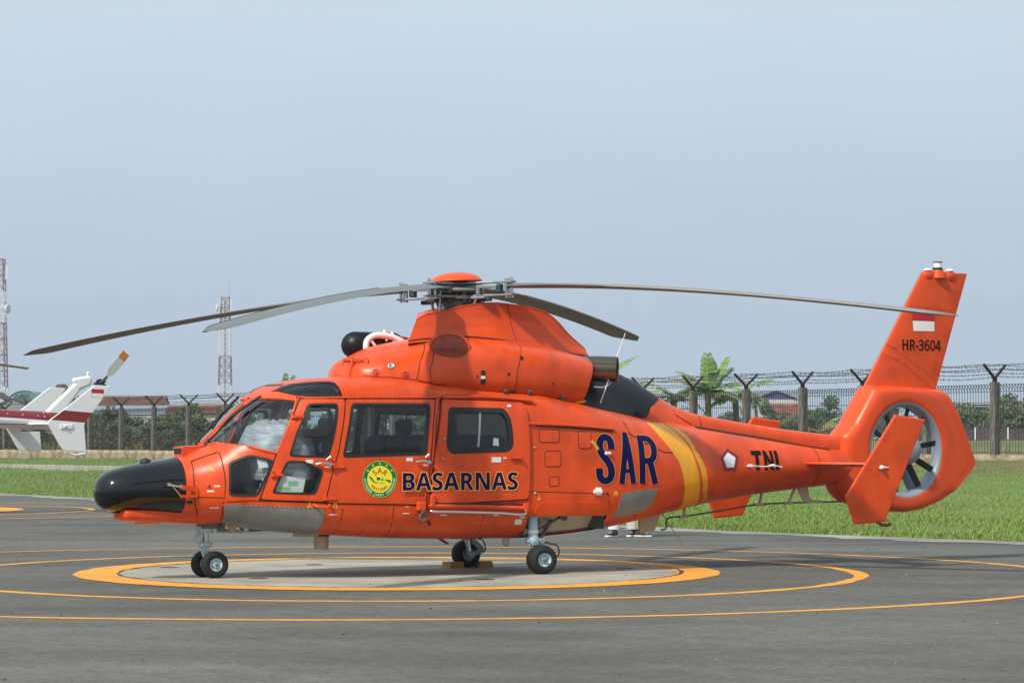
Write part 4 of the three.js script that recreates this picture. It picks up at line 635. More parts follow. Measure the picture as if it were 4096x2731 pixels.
for (const side of [1, -1]) {
  cs([[-1.25, 2.66], [-1.429, 2.423], [-1.488, 2.22], [-1.5, 2.1]], side); cs([[-1.18, 2.66], [-1.333, 2.336], [-1.318, 2.1]], side); cs([[-.14, 2.64], [-.2, 2.509], [-.255, 2.328], [-.27, 2.0]], side);
  const at = (a, y, o) => { const q = C.point(a, C.find(a, y), o); return [q[0] + cowlShear(q[0], q[1]), q[1], side * q[2]]; };
  const face = (a, y, g) => { const n = C.normal(a, C.find(a, y)), q = new THREE.Quaternion().setFromUnitVectors(V(0, 0, 1), V(n.x, n.y, side * n.z)); g.applyQuaternion(q); return g.translate(...at(a, y, .003)); };
  for (const [a, y, r] of [[-.70, 2.205, .032], [-.774, 2.265, .013], [-.37, 2.294, .018], [.28, 2.19, .013], [-.19, 2.483, .026]]) part('vent_hole', face(a, y, turn([[0, .002], [r * .85, .002], [r, 0]], 20, 'z')), M.rubber, heli);
  part('vent_hole', face(-.70, 2.303, box(.05, .06, .004)), M.rubber, heli); part('placard', face(-.70, 2.255, box(.05, .035, .004)), M.label, heli);
  part('oil_sight', [face(-1.743, 2.38, turn([[0, .004], [.03, .004], [.036, .008], [.042, 0]], 20, 'z'))], M.alloy, heli);
  for (const [a, y] of [[-1.91, 2.304], [-1.605, 2.277]]) part('cowl_latch', face(a, y, merge([new THREE.TorusGeometry(.034, .006, 6, 18), turn([[0, .01], [.014, .01], [.018, 0]], 12, 'z')])), M.orangeDark, heli);
  for (const [a, y] of [[-.394, 2.10], [-.05, 2.095], [.50, 2.04], [-.92, 2.10]]) part('cowl_latch', face(a, y, merge([box(.036, .07, .03, 0, -.005, .014), box(.026, .06, .026, 0, -.06, .024, 0, 0, .3)])), M.gearDark, heli);
  for (const [a, y] of [[-.28, 2.06], [-.13, 2.02]]) part('drain_slot', face(a, y, rbox(.07, a < -.2 ? .12 : .05, .01, 0, 0, 0, .004)), M.rubber, heli);
  part('arrow_mark', conform(C, [[.62, 1.96], [.74, 1.98], [.77, 2.0], [.73, 2.01], [.61, 1.99]], { off: .004, depth: .001, side }), M.yellowMark, heli);
  // air intake bulge with its wire dome
  part('intake_rim', (() => { const g = new THREE.TorusGeometry(.195, .028, 10, 40).scale(1.14, .90, 1.6); g.rotateY(side * -.42); return g.translate(-1.03, 2.575, side * .64); })(), M.orange, heli);
  const dome = (sx, sy, sz, up) => { const g = new THREE.SphereGeometry(1, 30, 16, 0, 2 * PI, 0, PI / 2).rotateX(PI / 2).scale(sx, sy, sz); if (side < 0) g.scale(1, 1, -1); g.rotateY(side * -.42); return g.translate(-1.045, 2.575, side * (.66 + up)); };
  const scr = part('intake_screen', dome(.222, .172, .17, 0), M.mesh, heli);
  part('intake_bowl', dome(.205, .158, .10, .02), M.orange, scr);
  part('intake_mouth', (() => { const g = turn([[0, 0], [.07, 0], [.085, .006], [.09, -.02]], 28, 'z').scale(1.0, .80, 1); if (side < 0) g.scale(1, 1, -1); g.rotateY(side * -.42); return g.translate(-1.075, 2.565, side * .752); })(), mat(.03, .018, .014, .7), scr);
  part('intake_bar', tube([[-1.23, 2.575, side * .70], [-1.12, 2.578, side * .80], [-.99, 2.575, side * .80], [-.87, 2.57, side * .70]], .008, 16, 6), M.gearDark, heli);
  // roof step dark joint and grille at the front of the cowling
  if (side > 0) part('intake_grille', [beam([-2.12, 2.27, side * .30], [-2.08, 2.45, side * .30], .03), beam([-2.12, 2.27, side * .06], [-2.08, 2.45, side * .06], .03), beam([-2.08, 2.46, side * .04], [-2.08, 2.46, side * .32], .03), beam([-1.98, 2.26, side * .44], [-1.96, 2.45, side * .42], .04), beam([-2.08, 2.45, side * .3], [-1.96, 2.46, side * .42], .03), ...[0, 1, 2, 3, 4, 5].map((i) => bar([-2.12 + i * .006, 2.29 + i * .026, side * .06], [-2.12 + i * .006, 2.29 + i * .026, side * .3], .004))], M.orange, heli);
  // exhaust pipe
  const pipe = turn([[.15, -.3], [.152, .0], [.148, .2], [.143, .21], [.138, .2], [.132, -.1], [0, -.12]], 36, 'x'); pipe.rotateZ(-.02).rotateY(-side * .62).translate(1.07, 2.385, side * .425);
  part('exhaust_pipe', pipe, new THREE.MeshStandardMaterial({ color: rgb(.19, .155, .115), metalness: .92, roughness: .3, side: THREE.DoubleSide }), heli);
  part('exhaust_pipe', turn([[.131, .19], [.129, -.09], [0, -.1]], 30, 'x').rotateZ(-.02).rotateY(-side * .62).translate(1.07, 2.385, side * .425), M.rubber, heli);
  part('drain_pipe', tube([[.93, 2.17, side * .52], [1.05, 2.165, side * .52], [1.15, 2.19, side * .47], [1.22, 2.235, side * .42]], .011, 14, 6), M.white, heli);
  part('latch', [rbox(.09, .12, .03, 0, 0, 0, .02).translate(1.62, 1.83, side * .40), bar([1.58, 1.80, side * .41], [1.64, 1.86, side * .43], .018)], M.rubber, heli);
}
for (const side of [1, -1]) {
  seam([[2.46, 1.70], [2.8, 1.655], [3.3, 1.59], [3.9, 1.51], [4.5, 1.43]], H, side, .03, .006); seam([[2.2, 1.86], [2.47, 1.72]], spineSkin, side, .01, .004);
  cs([[-2.03, 2.262], [-1.75, 2.247], [-1.494, 2.22], [-1.317, 2.178], [-1.168, 2.163], [-1.06, 2.121], [-.9, 2.05]], side); cs([[-.1, 1.995], [.35, 1.94], [.70, 1.90]], side);
}
for (const side of [1, -1]) seam([[2.60, 1.84], [2.605, 1.76], [2.60, 1.68]], spineSkin, side, .01, .003);
part('whip_antenna', bar([.955, 1.86, .55], [1.345, 2.81, .55], .007, .004), M.white, heli);
part('hoist', (() => { const g = new THREE.CapsuleGeometry(.15, .48, 10, 24).rotateZ(PI / 2); return g.translate(-1.44, 2.66, -.55); })(), M.blackMatt, heli);
part('hoist', new THREE.SphereGeometry(.17, 24, 16).scale(1, .95, 1).translate(-1.67, 2.65, -.55), M.blackMatt, heli);
part('hoist_frame', [tube([[-1.56, 2.46, -.40], [-1.605, 2.58, -.38], [-1.60, 2.69, -.38], [-1.52, 2.755, -.38], [-1.36, 2.76, -.38], [-1.24, 2.735, -.38], [-1.12, 2.67, -.36], [-1.05, 2.60, -.34]], .038, 40, 12), bar([-1.36, 2.83, -.42], [-1.35, 2.70, -.37], .016), bar([-1.26, 2.81, -.42], [-1.25, 2.68, -.37], .016), bar([-1.55, 2.70, -.37], [-1.43, 2.56, -.36], .018), rbox(.12, .07, .04, -1.42, 2.55, -.36, .02, 0, -.5)], M.white, heli);

// ---- main rotor ----
const HUB = [-.6295, 3.32, 0], PSI = -.8898, TILT = .0362, DROOP = .5735, RAD = 5.97;
const rotorY = (r) => -DROOP * pow(clamp((r - .55) / (RAD - .55), 0, 1), 1.55);
function bladeGeo(r0, r1, n, edge) {                    // blade along +x, leading edge to +z, drooping under its own weight
  const prof = []; for (let i = 0; i < 20; i++) { const t = i / 20 * 2 * PI, c = .5 + .5 * cos(t), th = 5 * .12 * (.2969 * sqrt(c) - .126 * c - .3516 * c * c + .2843 * c ** 3 - .1036 * c ** 4); prof.push([c, (t < PI ? 1 : -1) * th]); }
  const pts = quads(20, n, (s, t) => {
    const r = lerp(r0, r1, t), k = Math.round(s * 20) % 20; let [c, th] = prof[k];
    if (edge) { c = min(c, .1); }
    const root = smooth(1.35, .72, r), tipT = smooth(RAD - .42, RAD, r), ch = .40 * (1 - .45 * root) * (1 - .78 * tipT * tipT), sweep = .05 * tipT * tipT, thick = 1 + 1.2 * root;
    const tw = .115 - .155 * (r / RAD), z = (.25 - c) * ch - sweep + (edge ? .002 : 0), y = th * ch * thick + (edge ? (th > 0 ? .0015 : -.0015) : 0);
    return [r, rotorY(r) + y * cos(tw) + z * sin(tw), z * cos(tw) - y * sin(tw), r, s];
  });
  return pts;
}
const rotor = part('rotor_mast', [bar([HUB[0], 2.9, 0], [HUB[0], HUB[1] - .02, 0], .12, .105, 24), bar([HUB[0], 3.02, 0], [HUB[0], 3.10, 0], .26, .2, 24), bar([HUB[0], 3.30, 0], [HUB[0], 3.43, 0], .12, .10, 20)], M.gearDark, heli);
part('hub_cap', (() => { const g = turn([[.0, .105], [.1, .102], [.2, .082], [.27, .048], [.315, .0], [.30, -.004], [.24, .03], [0, .06]], 48); g.rotateZ(TILT); return g.translate(HUB[0] + .004, 3.40, 0); })(), M.orange, rotor);
const starGeo = []; const bladeA = bladeGeo(.66, RAD, 64, false), bladeTip = bladeGeo(1.9, RAD - .02, 50, true);
for (let k = 0; k < 4; k++) {
  const a = PSI + k * PI / 2, q = new THREE.Object3D(); q.position.set(...HUB); q.rotation.set(0, a, TILT, 'ZYX');
  const b = part('rotor_blade', bladeA, M.blade, heli); b.position.copy(q.position); b.rotation.copy(q.rotation);
  part('leading_edge', bladeTip, M.bladeEdge, b);
  const arm = part('hub_arm', [plate([[.0, .13], [.22, .10], [.5, .055], [.74, .07], [.77, .0], [.74, -.07], [.5, -.055], [.22, -.10], [0, -.13]], .022, (g) => g.rotateX(PI / 2).translate(0, .045, 0)), plate([[.2, .11], [.5, .055], [.74, .07], [.77, .0], [.74, -.07], [.5, -.055], [.2, -.11]], .022, (g) => g.rotateX(PI / 2).translate(0, -.105, 0)), plate([[0, .1], [.3, .07], [.55, .045], [.55, -.045], [.3, -.07], [0, -.1]], .035, (g) => g.rotateX(PI / 2))], M.hubGrey, heli); arm.position.copy(q.position); arm.rotation.copy(q.rotation);
  part('damper', [rbox(.07, .11, .10, .56, -.03, 0, .015), rbox(.14, .05, .1, .42, -.15, .1, .012)], M.teal, arm);
  part('bolt', [[.66, .04], [.66, -.04], [.72, 0]].flatMap(([x, z]) => [bar([x, -.14, z], [x, .08, z], .016)]), M.steel, arm);
  part('grip_loop', tube([[.72, .05, 0], [.735, .085, 0], [.695, .09, 0], [.68, .05, 0]], .004, 12, 5), M.gearDark, arm);
  part('pitch_link', [bar([.27, -.32, .16], [.36, -.06, .17], .016), rbox(.18, .03, .06, .36, -.13, .16, .01), bar([.36, -.1, .17], [.36, -.02, .17], .025)], M.hubGrey, arm);
  part('hose', tube([[.12, -.02, .1], [.2, -.16, .14], [.15, -.26, .1], [.08, -.3, .05]], .011, 14, 6), M.rubber, arm);
}
part('rotor_hub', [bar([HUB[0], 3.12, 0], [HUB[0], 3.40, 0], .17, .15, 28), bar([HUB[0], 3.185, 0], [HUB[0], 3.225, 0], .26, .26, 28), ...[0, 1, 2, 3, 4, 5, 6, 7].map((k) => bar([HUB[0] + .22 * cos(k * .785), 3.15, .22 * sin(k * .785)], [HUB[0] + .22 * cos(k * .785), 3.26, .22 * sin(k * .785)], .025)), ...[0, 1, 2, 3].map((k) => rbox(.16, .12, .14, HUB[0] + .24 * cos(PSI + k * PI / 2), 3.30, -.24 * sin(PSI + k * PI / 2), .02, PSI + k * PI / 2))], M.gearDark, rotor);
part('star_plate', turn([[0, .03], [.26, .03], [.31, .012], [.31, -.012], [.26, -.03], [0, -.03]], 8).rotateY(PSI + PI / 8).translate(HUB[0], 3.288, 0), M.hubGrey, rotor);
part('swashplate', [bar([HUB[0], 3.10, 0], [HUB[0], 3.16, 0], .2, .2, 28), bar([HUB[0], 2.98, 0], [HUB[0], 3.04, 0], .30, .27, 28), plate([[-1.02, 2.99], [-.86, 3.045], [-.45, 3.10], [-.45, 3.03]], .3, null)], M.gearDark, rotor);
part('control_rod', [bar([-.93, 2.98, .18], [-.93, 3.27, .2], .013), bar([-.38, 3.05, .2], [-.40, 3.28, .2], .013), bar([-.6, 3.0, -.25], [-.6, 3.27, -.25], .013)], M.steel, rotor);

// ---- fin with the shrouded tail fan ----
const FAN = [5.66, 1.42], LIP = .56;
const finOut = [[4.60, .95], [4.62, 1.3], [4.66, 1.60], [4.83, 1.77], [5.14, 2.24], [5.6, 2.235], [6.15, 2.205], [6.30, 2.185], [6.38, 2.15], [6.44, 2.08], [6.50, 1.98], [6.64, 1.72], [6.765, 1.45], [6.835, 1.30], [6.84, 1.225], [6.74, 1.115], [6.49, .895], [6.25, .75], [5.93, .655], [5.69, .625], [5.49, .635], [5.1, .68], [4.76, .775], [4.65, .86]];
const reach = (t) => { const dx = cos(t), dy = sin(t); let best = 9; finOut.forEach((p, i) => { const q = finOut[(i + 1) % finOut.length], ex = q[0] - p[0], ey = q[1] - p[1], D = dx * ey - dy * ex; if (abs(D) < 1e-9) return; const px = p[0] - FAN[0], py = p[1] - FAN[1], u = (px * ey - py * ex) / D, v = (px * dy - py * dx) / D; if (u > 0 && v >= -1e-6 && v <= 1 + 1e-6) best = min(best, u); }); return best; };
const sharp = (x, y) => smooth(6.25, 6.75, x);           // trailing edge thins out, other edges are rounded
const shroudW = (d, R, x, y) => { const t = clamp((d - .66) / (R - .66), 0, 1), full = lerp(.245, .03, clamp((x - 5.25) / 1.6, 0, 1)), round = pow(max(0, 1 - pow(t, 5)), .5); return full * lerp(round, 1, smooth(6.2, 6.6, x)) + .002; };
{
  const n = 220, m = 22, side = (sg) => quads(n, m, (s, r) => { const t = s * 2 * PI * -sg, R = reach(t), x0 = FAN[0], f = r, lip0 = .605; const d = lip0 + (R - lip0) * (1 - pow(1 - f, 1.5)); const x = x0 + d * cos(t), y = FAN[1] + d * sin(t); let w = shroudW(max(d, .66), R, x, y); if (d < .66) w -= .012 * pow((.66 - d) / .055, 2); return [x, y, sg * w]; });
  const sh = part('fan_shroud', [side(1), side(-1)], M.orange, heli);
  const lip = []; for (const sg of [1, -1]) lip.push(quads(120, 8, (s, r) => { const t = s * 2 * PI * sg, x = FAN[0] + .605 * cos(t), w0 = shroudW(.66, reach(t), x, 0) - .012, ph = r * PI / 2, d = .548 + .058 * (1 - sin(ph)), w = w0 - .075 * (1 - cos(ph)); return [FAN[0] + d * cos(t), FAN[1] + d * sin(t), sg * w]; }));
  lip.push(quads(120, 4, (s, r) => { const t = s * 2 * PI, x = FAN[0] + .605 * cos(t), w0 = shroudW(.66, reach(t), x, 0) - .085; return [FAN[0] + .548 * cos(t), FAN[1] + .548 * sin(t), lerp(-w0, w0, r)]; }));
  part('fan_duct', lip, M.fanGrey, heli);
  part('fan_hub', turn([[0, .16], [.09, .152], [.15, .12], [.182, .05], [.185, -.02], [.185, -.16], [.0, -.2]], 36, 'z').translate(FAN[0], FAN[1], .17), M.fanGrey, heli);
  for (let k = 0; k < 10; k++) { const a = k / 10 * 2 * PI + .16 + [0, .05, -.04, .03, -.05, 0, .04, -.03, .05, -.02][k], g = quads(8, 6, (s, t) => { const r = lerp(.16, .54, t), c = (s - .5) * .078, tw = lerp(.62, .35, t); return [r, c * cos(tw), c * sin(tw) * 1 + .02]; }), h = g.clone().translate(0, .0, -.012); const b = part('fan_blade', [g, h], M.rubber, heli); b.position.set(FAN[0], FAN[1], .04); b.rotation.z = a; }
  for (const a of [1.75, 4.45, 5.2]) { const v = part('stator_vane', rbox(.40, .07, .12, .36, 0, -.10, .02), M.fanGrey, heli); v.position.set(FAN[0], FAN[1], 0); v.rotation.z = a; }
  
}
// fin above the shroud
const finY0 = 2.14, finY1 = 3.70, finLE = (y) => lerp(5.07, 6.03, (y - finY0) / (finY1 - finY0)), finTE = (y) => lerp(6.225, 6.75, (y - finY0) / (finY1 - finY0));
const finW = (a, y) => { const c = clamp((a - finLE(y)) / (finTE(y) - finLE(y)), 0, 1), t = lerp(.155, .10, (y - finY0) / (finY1 - finY0)); return t * (1.45 * sqrt(c) - .62 * c - 1.72 * c * c + 1.39 * c ** 3 - .50 * c ** 4) * .62 + .004; };
part('tail_fin', [1, -1].map((sg) => quads(36, 26, (s, t) => { const y = lerp(finY0, finY1, t), c = s * s, a = lerp(finLE(y), finTE(y), c); return [a, y, sg * finW(a, y), a, y]; })).concat(quads(20, 2, (s, t) => { const a = lerp(finLE(finY1), finTE(finY1), s * s); return [a, finY1, lerp(-1, 1, t) * finW(a, finY1)]; }), quads(2, 20, (s, t) => { const y = lerp(finY0, finY1, t); return [finTE(y), y, lerp(-1, 1, s) * finW(finTE(y), y)]; })), M.orange, heli);
const finPatch = (name, pts, m, o, uvq) => { for (const sg of [1, -1]) { const q = quads(10, 6, (s, t) => { const b = lerp(pts[0][0], pts[1][0], s), u = lerp(pts[3][0], pts[2][0], s), y = lerp(lerp(pts[0][1], pts[1][1], s), lerp(pts[3][1], pts[2][1], s), t), a = lerp(b, u, t); return [a, y, sg * (finW(a, y) + o), sg > 0 ? s : 1 - s, t]; }); part(name, q, m, heli); } };
finPatch('flag_mark', [[5.861, 3.07], [6.21, 3.067], [6.207, 3.185], [5.856, 3.185]], mat(.45, .008, .015, .45), .003);
finPatch('flag_mark', [[5.869, 2.941], [6.207, 2.942], [6.21, 3.067], [5.861, 3.07]], M.white, .003);
finPatch('lettering', [[5.695, 2.69], [6.32, 2.69], [6.32, 2.832], [5.695, 2.832]], lettering('HR-3604', 512, 128, '#120d0b', '#120d0b', 3, 1, ''), .004);
for (const [p, q] of [[[5.76, 3.251], [6.53, 3.208]], [[5.46, 2.742], [5.623, 2.669]], [[5.623, 2.669], [6.235, 2.302]], [[5.38, 2.63], [5.659, 2.532]], [[5.659, 2.532], [6.197, 2.194]]]) { const g = quads(14, 1, (s, t) => { const a = lerp(p[0], q[0], s), y = lerp(p[1], q[1], s) + (t - .5) * .007; return [a, y, finW(a, y) + .0015]; }); part('panel_seam', g, M.orangeDark, heli); const rv = []; for (let i = 1; i < 9; i++) { const a = lerp(p[0], q[0], i / 9), y = lerp(p[1], q[1], i / 9) + .03; rv.push(new THREE.SphereGeometry(.009, 6, 4).translate(a, y, finW(a, y))); } part('rivet_row', rv, M.orangeDark, heli); }
for (const x of [6.13, 6.475]) { part('fin_pod', new THREE.SphereGeometry(.085, 18, 12).scale(1.1, .9, .6).translate(x, 3.66, 0), M.orange, heli); part('fin_light', new THREE.SphereGeometry(.062, 18, 8, 0, 2 * PI, 0, PI / 2).scale(1, .5, .75).translate(x, 3.725, 0), M.lamp, heli); }
part('fin_pod', new THREE.CylinderGeometry(.075, .1, .1, 20).translate(6.29, 3.68, 0), M.orange, heli);
part('beacon', [bar([6.29, 3.72, 0], [6.29, 3.765, 0], .066, .062, 20)], M.rubber, heli); part('beacon', bar([6.29, 3.765, 0], [6.29, 3.83, 0], .052, .052, 20), M.lamp, heli); part('beacon', bar([6.29, 3.83, 0], [6.29, 3.842, 0], .058, .058, 20), M.rubber, heli);
// tailplane and its end plates
for (const side of [1, -1]) {
  part('tailplane', (() => { const g = []; for (const up of [1, -1]) g.push(quads(12, 10, (s, t) => { const w = lerp(.2, 1.6, t), c = s, le = lerp(4.02, 4.03, t), ch = lerp(.62, .52, t); return [le + ch * c, 1.25 + up * .075 * (1.5 * sqrt(c) - 1.5 * c) - .02 * c, side * w]; })); return merge(g); })(), M.orange, heli);
  part('end_plate', plate([[4.483, 1.831], [4.896, 1.781], [4.305, .581], [3.891, .551], [3.771, .866]], .045, (g) => g.translate(0, 0, side * 1.6), .016), M.orange, heli);
  part('position_light', [turn([[0, .05], [.02, .045], [.028, 0]], 14, 'z').scale(1, 1, side).translate(4.255, 1.214, side * 1.63), bar([4.255, 1.214, side * 1.63], [4.37, 1.21, side * 1.625], .022, .006)], M.lamp, heli);
  const rv = []; for (const [x, y] of [[4.13, 1.27], [4.17, 1.28], [4.11, 1.2], [4.2, 1.19], [4.33, 1.25], [4.33, 1.2]]) rv.push(new THREE.SphereGeometry(.011, 6, 4).translate(x, y, side * 1.622)); part('rivet_row', rv, M.orangeDark, heli);
}
part('tail_skid', tube([[5.2, .66, 0], [5.26, .56, 0], [5.36, .49, 0], [5.44, .465, 0], [5.53, .475, 0]], .02, 20, 8), M.orangeDark, heli);
// aerials under the boom
part('long_wire_antenna', tube([[2.15, .455, 0], [2.22, .465, 0], [2.23, .58, 0], [2.30, .605, 0], [2.43, .609, 0], [3.0, .676, 0], [3.556, .747, 0], [3.986, .761, 0], [4.29, .766, 0], [4.84, .771, 0]], .012, 80, 6), M.gearDark, heli);
for (const [a, y, b, z] of [[2.487, .72, 2.47, .60], [3.60, .89, 3.556, .735], [4.09, .95, 3.986, .75]]) part('antenna_mount', [beam([a, y, 0], [b, z, 0], .02, .04, [0, 0, 1]), bar([b - .06, z + .01, 0], [b + .06, z + .01, 0], .02)], M.beige, heli);
part('blade_antenna', plate([[4.12, .945], [4.275, .945], [4.29, .83], [4.34, .795], [4.48, .785], [4.49, .765], [4.25, .765], [4.2, .80]], .025), M.beige, heli);
part('blade_antenna', plate([[1.84, .64], [2.14, .665], [2.055, .452], [1.845, .416]], .03), M.beige, heli);
part('whip_antenna', bar([2.156, .66, 0], [2.469, .253, 0], .009, .004), M.beige, heli);
part('blade_antenna', plate([[-3.5, .61], [-3.36, .6], [-3.39, .5], [-3.43, .5]], .02), M.beige, heli);
part('direction_finder', [bar([-2.38, .30, .1], [-2.38, .46, .1], .083, .086, 28), bar([-2.38, .455, .1], [-2.38, .51, .1], .098, .11, 28)], M.beige, heli); part('direction_finder', bar([-2.38, .448, .1], [-2.38, .482, .1], .10, .104, 28), M.rubber, heli);
part('antenna_base', rbox(.24, .05, .2, -2.57, .47, .1, .01), M.beige, heli);
part('belly_light', [new THREE.SphereGeometry(.045, 14, 10).translate(-.12, .345, .3), bar([-.12, .35, .3], [-.12, .41, .3], .05)], M.lamp, heli);
part('drain_mast', [beam([-1.0, .415, .3], [-.88, .345, .3], .02, .06, [0, 0, 1]), beam([-.62, .41, .4], [-.62, .35, .4], .015)], M.orangeDark, heli);

// ---- landing gear ----
function wheel(name, x, z, r, w, squash, rimM) {
  const prof = []; for (let i = 0; i <= 20; i++) { const t = -PI * .92 / 2 + PI * .92 * i / 20; prof.push([r - w * .42 + w * .42 * cos(t) * 1.0, w * .5 * Math.sign(sin(t)) * pow(abs(sin(t)), .8)]); }
  const bead = r * .45, pr = [[bead, -w * .40], ...prof, [bead, w * .40]]; const g = turn(pr, 40, 'z'); g.scale(1, squash, 1);
  const t = part(name, g, M.tyre, heli); t.position.set(x, r * squash, z);
  for (const s of [1, -1]) { part('rim', turn([[bead * 1.04, s * w * .42], [bead * .93, s * w * .44], [bead * .86, s * w * .30], [bead * .45, s * w * .26], [bead * .38, s * w * .36], [0, s * w * .38]], 30, 'z').scale(1, squash, 1), rimM, t); part('axle_nut', turn([[bead * .28, s * w * .36], [bead * .26, s * w * .55], [bead * .1, s * w * .58], [0, s * w * .58]], 6, 'z'), M.gearDark, t); part('bolt', [0, 1, 2, 3, 4].map((k) => new THREE.SphereGeometry(bead * .09, 6, 4).translate(bead * .62 * cos(k * 1.257), bead * .62 * sin(k * 1.257), s * w * .27)), M.gearDark, t); }
  return t;
}
wheel('nose_wheel', -3.682, .135, .157, .125, .97, M.gear); wheel('nose_wheel', -3.70, -.135, .157, .125, .97, M.gear);
part('nose_strut', [bar([-3.735, .66, 0], [-3.737, .53, 0], .07, .06, 18), bar([-3.737, .56, 0], [-3.74, .50, 0], .085, .085, 18), rbox(.14, .07, .12, -3.745, .375, 0, .03), beam([-3.77, .37, 0], [-3.70, .16, 0], .07, .075, [0, 0, 1]), bar([-3.69, .153, -.2], [-3.69, .153, .2], .03, .03, 14)], M.gear, heli);
part('oleo', bar([-3.738, .54, 0], [-3.74, .36, 0], .036, .036, 18), M.steel, heli);
part('torque_link', [beam([-3.80, .56, 0], [-3.84, .44, 0], .05, .06, [0, 0, 1]), beam([-3.84, .44, 0], [-3.77, .33, 0], .05, .06, [0, 0, 1]), bar([-3.80, .555, -.06], [-3.80, .555, .06], .035, .035, 14), bar([-3.84, .44, -.06], [-3.84, .44, .06], .036, .036, 14)], M.gear, heli);
part('nose_gear_box', [rbox(.28, .1, .2, -3.68, .60, 0, .03), bar([-3.62, .56, .1], [-3.55, .62, .1], .025)], M.gearDark, heli);
for (const side of [1, -1]) {
  wheel('main_wheel', -.01, side * .98, .182, .195, .93, M.gear);
  part('main_strut', [bar([-.066, .70, side * .86], [-.056, .36, side * .86], .062, .056, 20), bar([-.06, .43, side * .86], [-.058, .34, side * .86], .072, .078, 20), beam([-.02, .37, side * .86], [.16, .20, side * .86], .06, .06, [0, 0, 1]), bar([-.01, .167, side * .8], [-.01, .167, side * 1.0], .04, .04, 16), beam([.14, .21, side * .86], [0, .17, side * .86], .05, .06, [0, 0, 1]), bar([.03, .385, side * .80], [.03, .385, side * .93], .03, .03, 14), bar([-.13, .38, side * .84], [-.13, .38, side * .92], .022, .022, 12), beam([-.13, .38, side * .87], [-.06, .36, side * .87], .04, .05, [0, 0, 1])], M.gear, heli);
  part('oleo', bar([-.056, .36, side * .86], [-.03, .19, side * .86], .034, .034, 16), M.steel, heli);
  part('brake_hose', tube([[.06, .37, side * .9], [.13, .35, side * .93], [.2, .33, side * .95], [.235, .26, side * .95], [.22, .2, side * .93], [.14, .18, side * .88]], .009, 26, 6), M.rubber, heli);
  part('strut_band', [bar([-.06, .47, side * .86], [-.06, .505, side * .86], .066, .066, 18)], M.label, heli);
  part('side_brace', [bar([.05, .40, side * .82], [.34, .60, side * .55], .022), bar([-.06, .52, side * .82], [-.06, .6, side * .5], .03), rbox(.08, .14, .08, .02, .56, side * .8, .02)], M.gearDark, heli);
}
for (const [a, k] of [[-.20, 'front'], [.19, 'rear']]) {
  const c = base('wheel_chock', [a * cos(YAW) - .95 * sin(YAW), .005, -a * sin(YAW) - .95 * cos(YAW)], YAW);
  part('chock_block', plate([[-.09, 0], [.09, 0], [.08, .065], [-.08, .065]], .24, null, .008), mat(.52, .32, .09, .85, 0, { map: paintTex }), c);
  tag(c, 'worn yellow wooden chock lying at the ' + k + ' of the far main wheel', 'chock', null);
}
{ // silver quilted sheet spread inside the cockpit behind the windscreen; papers in the door window
  const silverTex = texture(256, (x, y) => { const f = vnoise(x * 4, y * 60, 60), g = fbm(x * 9, y * 9, 3, 9), c = .78 + (f - .5) * .24 + (g - .5) * .25; return [c, c, c * 1.01]; });
  const g = quads(34, 26, (s, t) => { const th = lerp(-.2, PI * .9, t), ph = lerp(-1.9, 1.75, s), wr = 1 + .03 * sin(s * 40 + t * 5) * sin(t * 22); let a = -3.03 + .42 * wr * sin(ph) * sin(max(.25, th * .55 + .3)), y = 1.20 + .56 * wr * cos(th * .62), w = .30 + .62 * cos(ph) * sin(max(.25, th * .55 + .3)); const lim = H.width(clamp(a, -3.6, 0), min(y, 2)) - .05; y = min(y, H.at(a).t - .07); return [a, y, min(w, lim), s, t]; });
  const c = base('sun_shade', [0, 0, 0], YAW); part('silver_sheet', g, new THREE.MeshStandardMaterial({ map: silverTex, color: rgb(.60, .62, .64), metalness: .25, roughness: .6, side: THREE.DoubleSide }), c);
  tag(c, 'silver reflective sun shade sheet draped inside the cockpit behind the windscreen', 'sun shade');
  const sheet = (pts, side = 1, off = -.02) => conform(H, pts, { off, depth: .002, side, uvBox: [pts[3][0], pts[3][1], pts[1][0], pts[1][1]] });
  const paper = new THREE.MeshStandardMaterial({ roughness: .8, side: THREE.DoubleSide, map: canvasMap(256, 160, (x, w, h) => { x.fillStyle = '#d9dcd6'; x.fillRect(0, 0, w, h); x.fillStyle = '#8fbf95'; x.fillRect(110, 20, 90, 66); x.fillStyle = '#9cc46e'; x.fillRect(34, 96, 100, 52); x.fillStyle = '#9aa7b0'; for (let i = 0; i < 60; i++) x.fillRect((i * 37) % 240, (i * 53) % 150, 16, 2); x.fillStyle = '#6f8f9a'; x.fillRect(120, 30, 50, 6); x.fillRect(60, 110, 40, 5); }) });
  const p1 = base('folded_map', [0, 0, 0], YAW); part('sheet', sheet([[-3.181, 1.159], [-2.914, 1.102], [-2.94, .962], [-3.233, .967]]), paper, p1); tag(p1, 'folded green and white map tucked behind the lower door window', 'map');
  const p2 = base('paper_note', [0, 0, 0], YAW); part('sheet', sheet([[-3.43, 1.345], [-3.33, 1.32], [-3.31, 1.24], [-3.41, 1.225]]), M.label, p2); tag(p2, 'white paper note leaning inside the chin window', 'paper');
  const p3 = base('paper_note', [0, 0, 0], YAW); part('sheet', sheet([[-.62, 1.565], [-.56, 1.555], [-.555, 1.47], [-.63, 1.48]], 1, -.03), M.label, p3); tag(p3, 'crumpled white paper behind the rear sliding door window', 'paper');
}
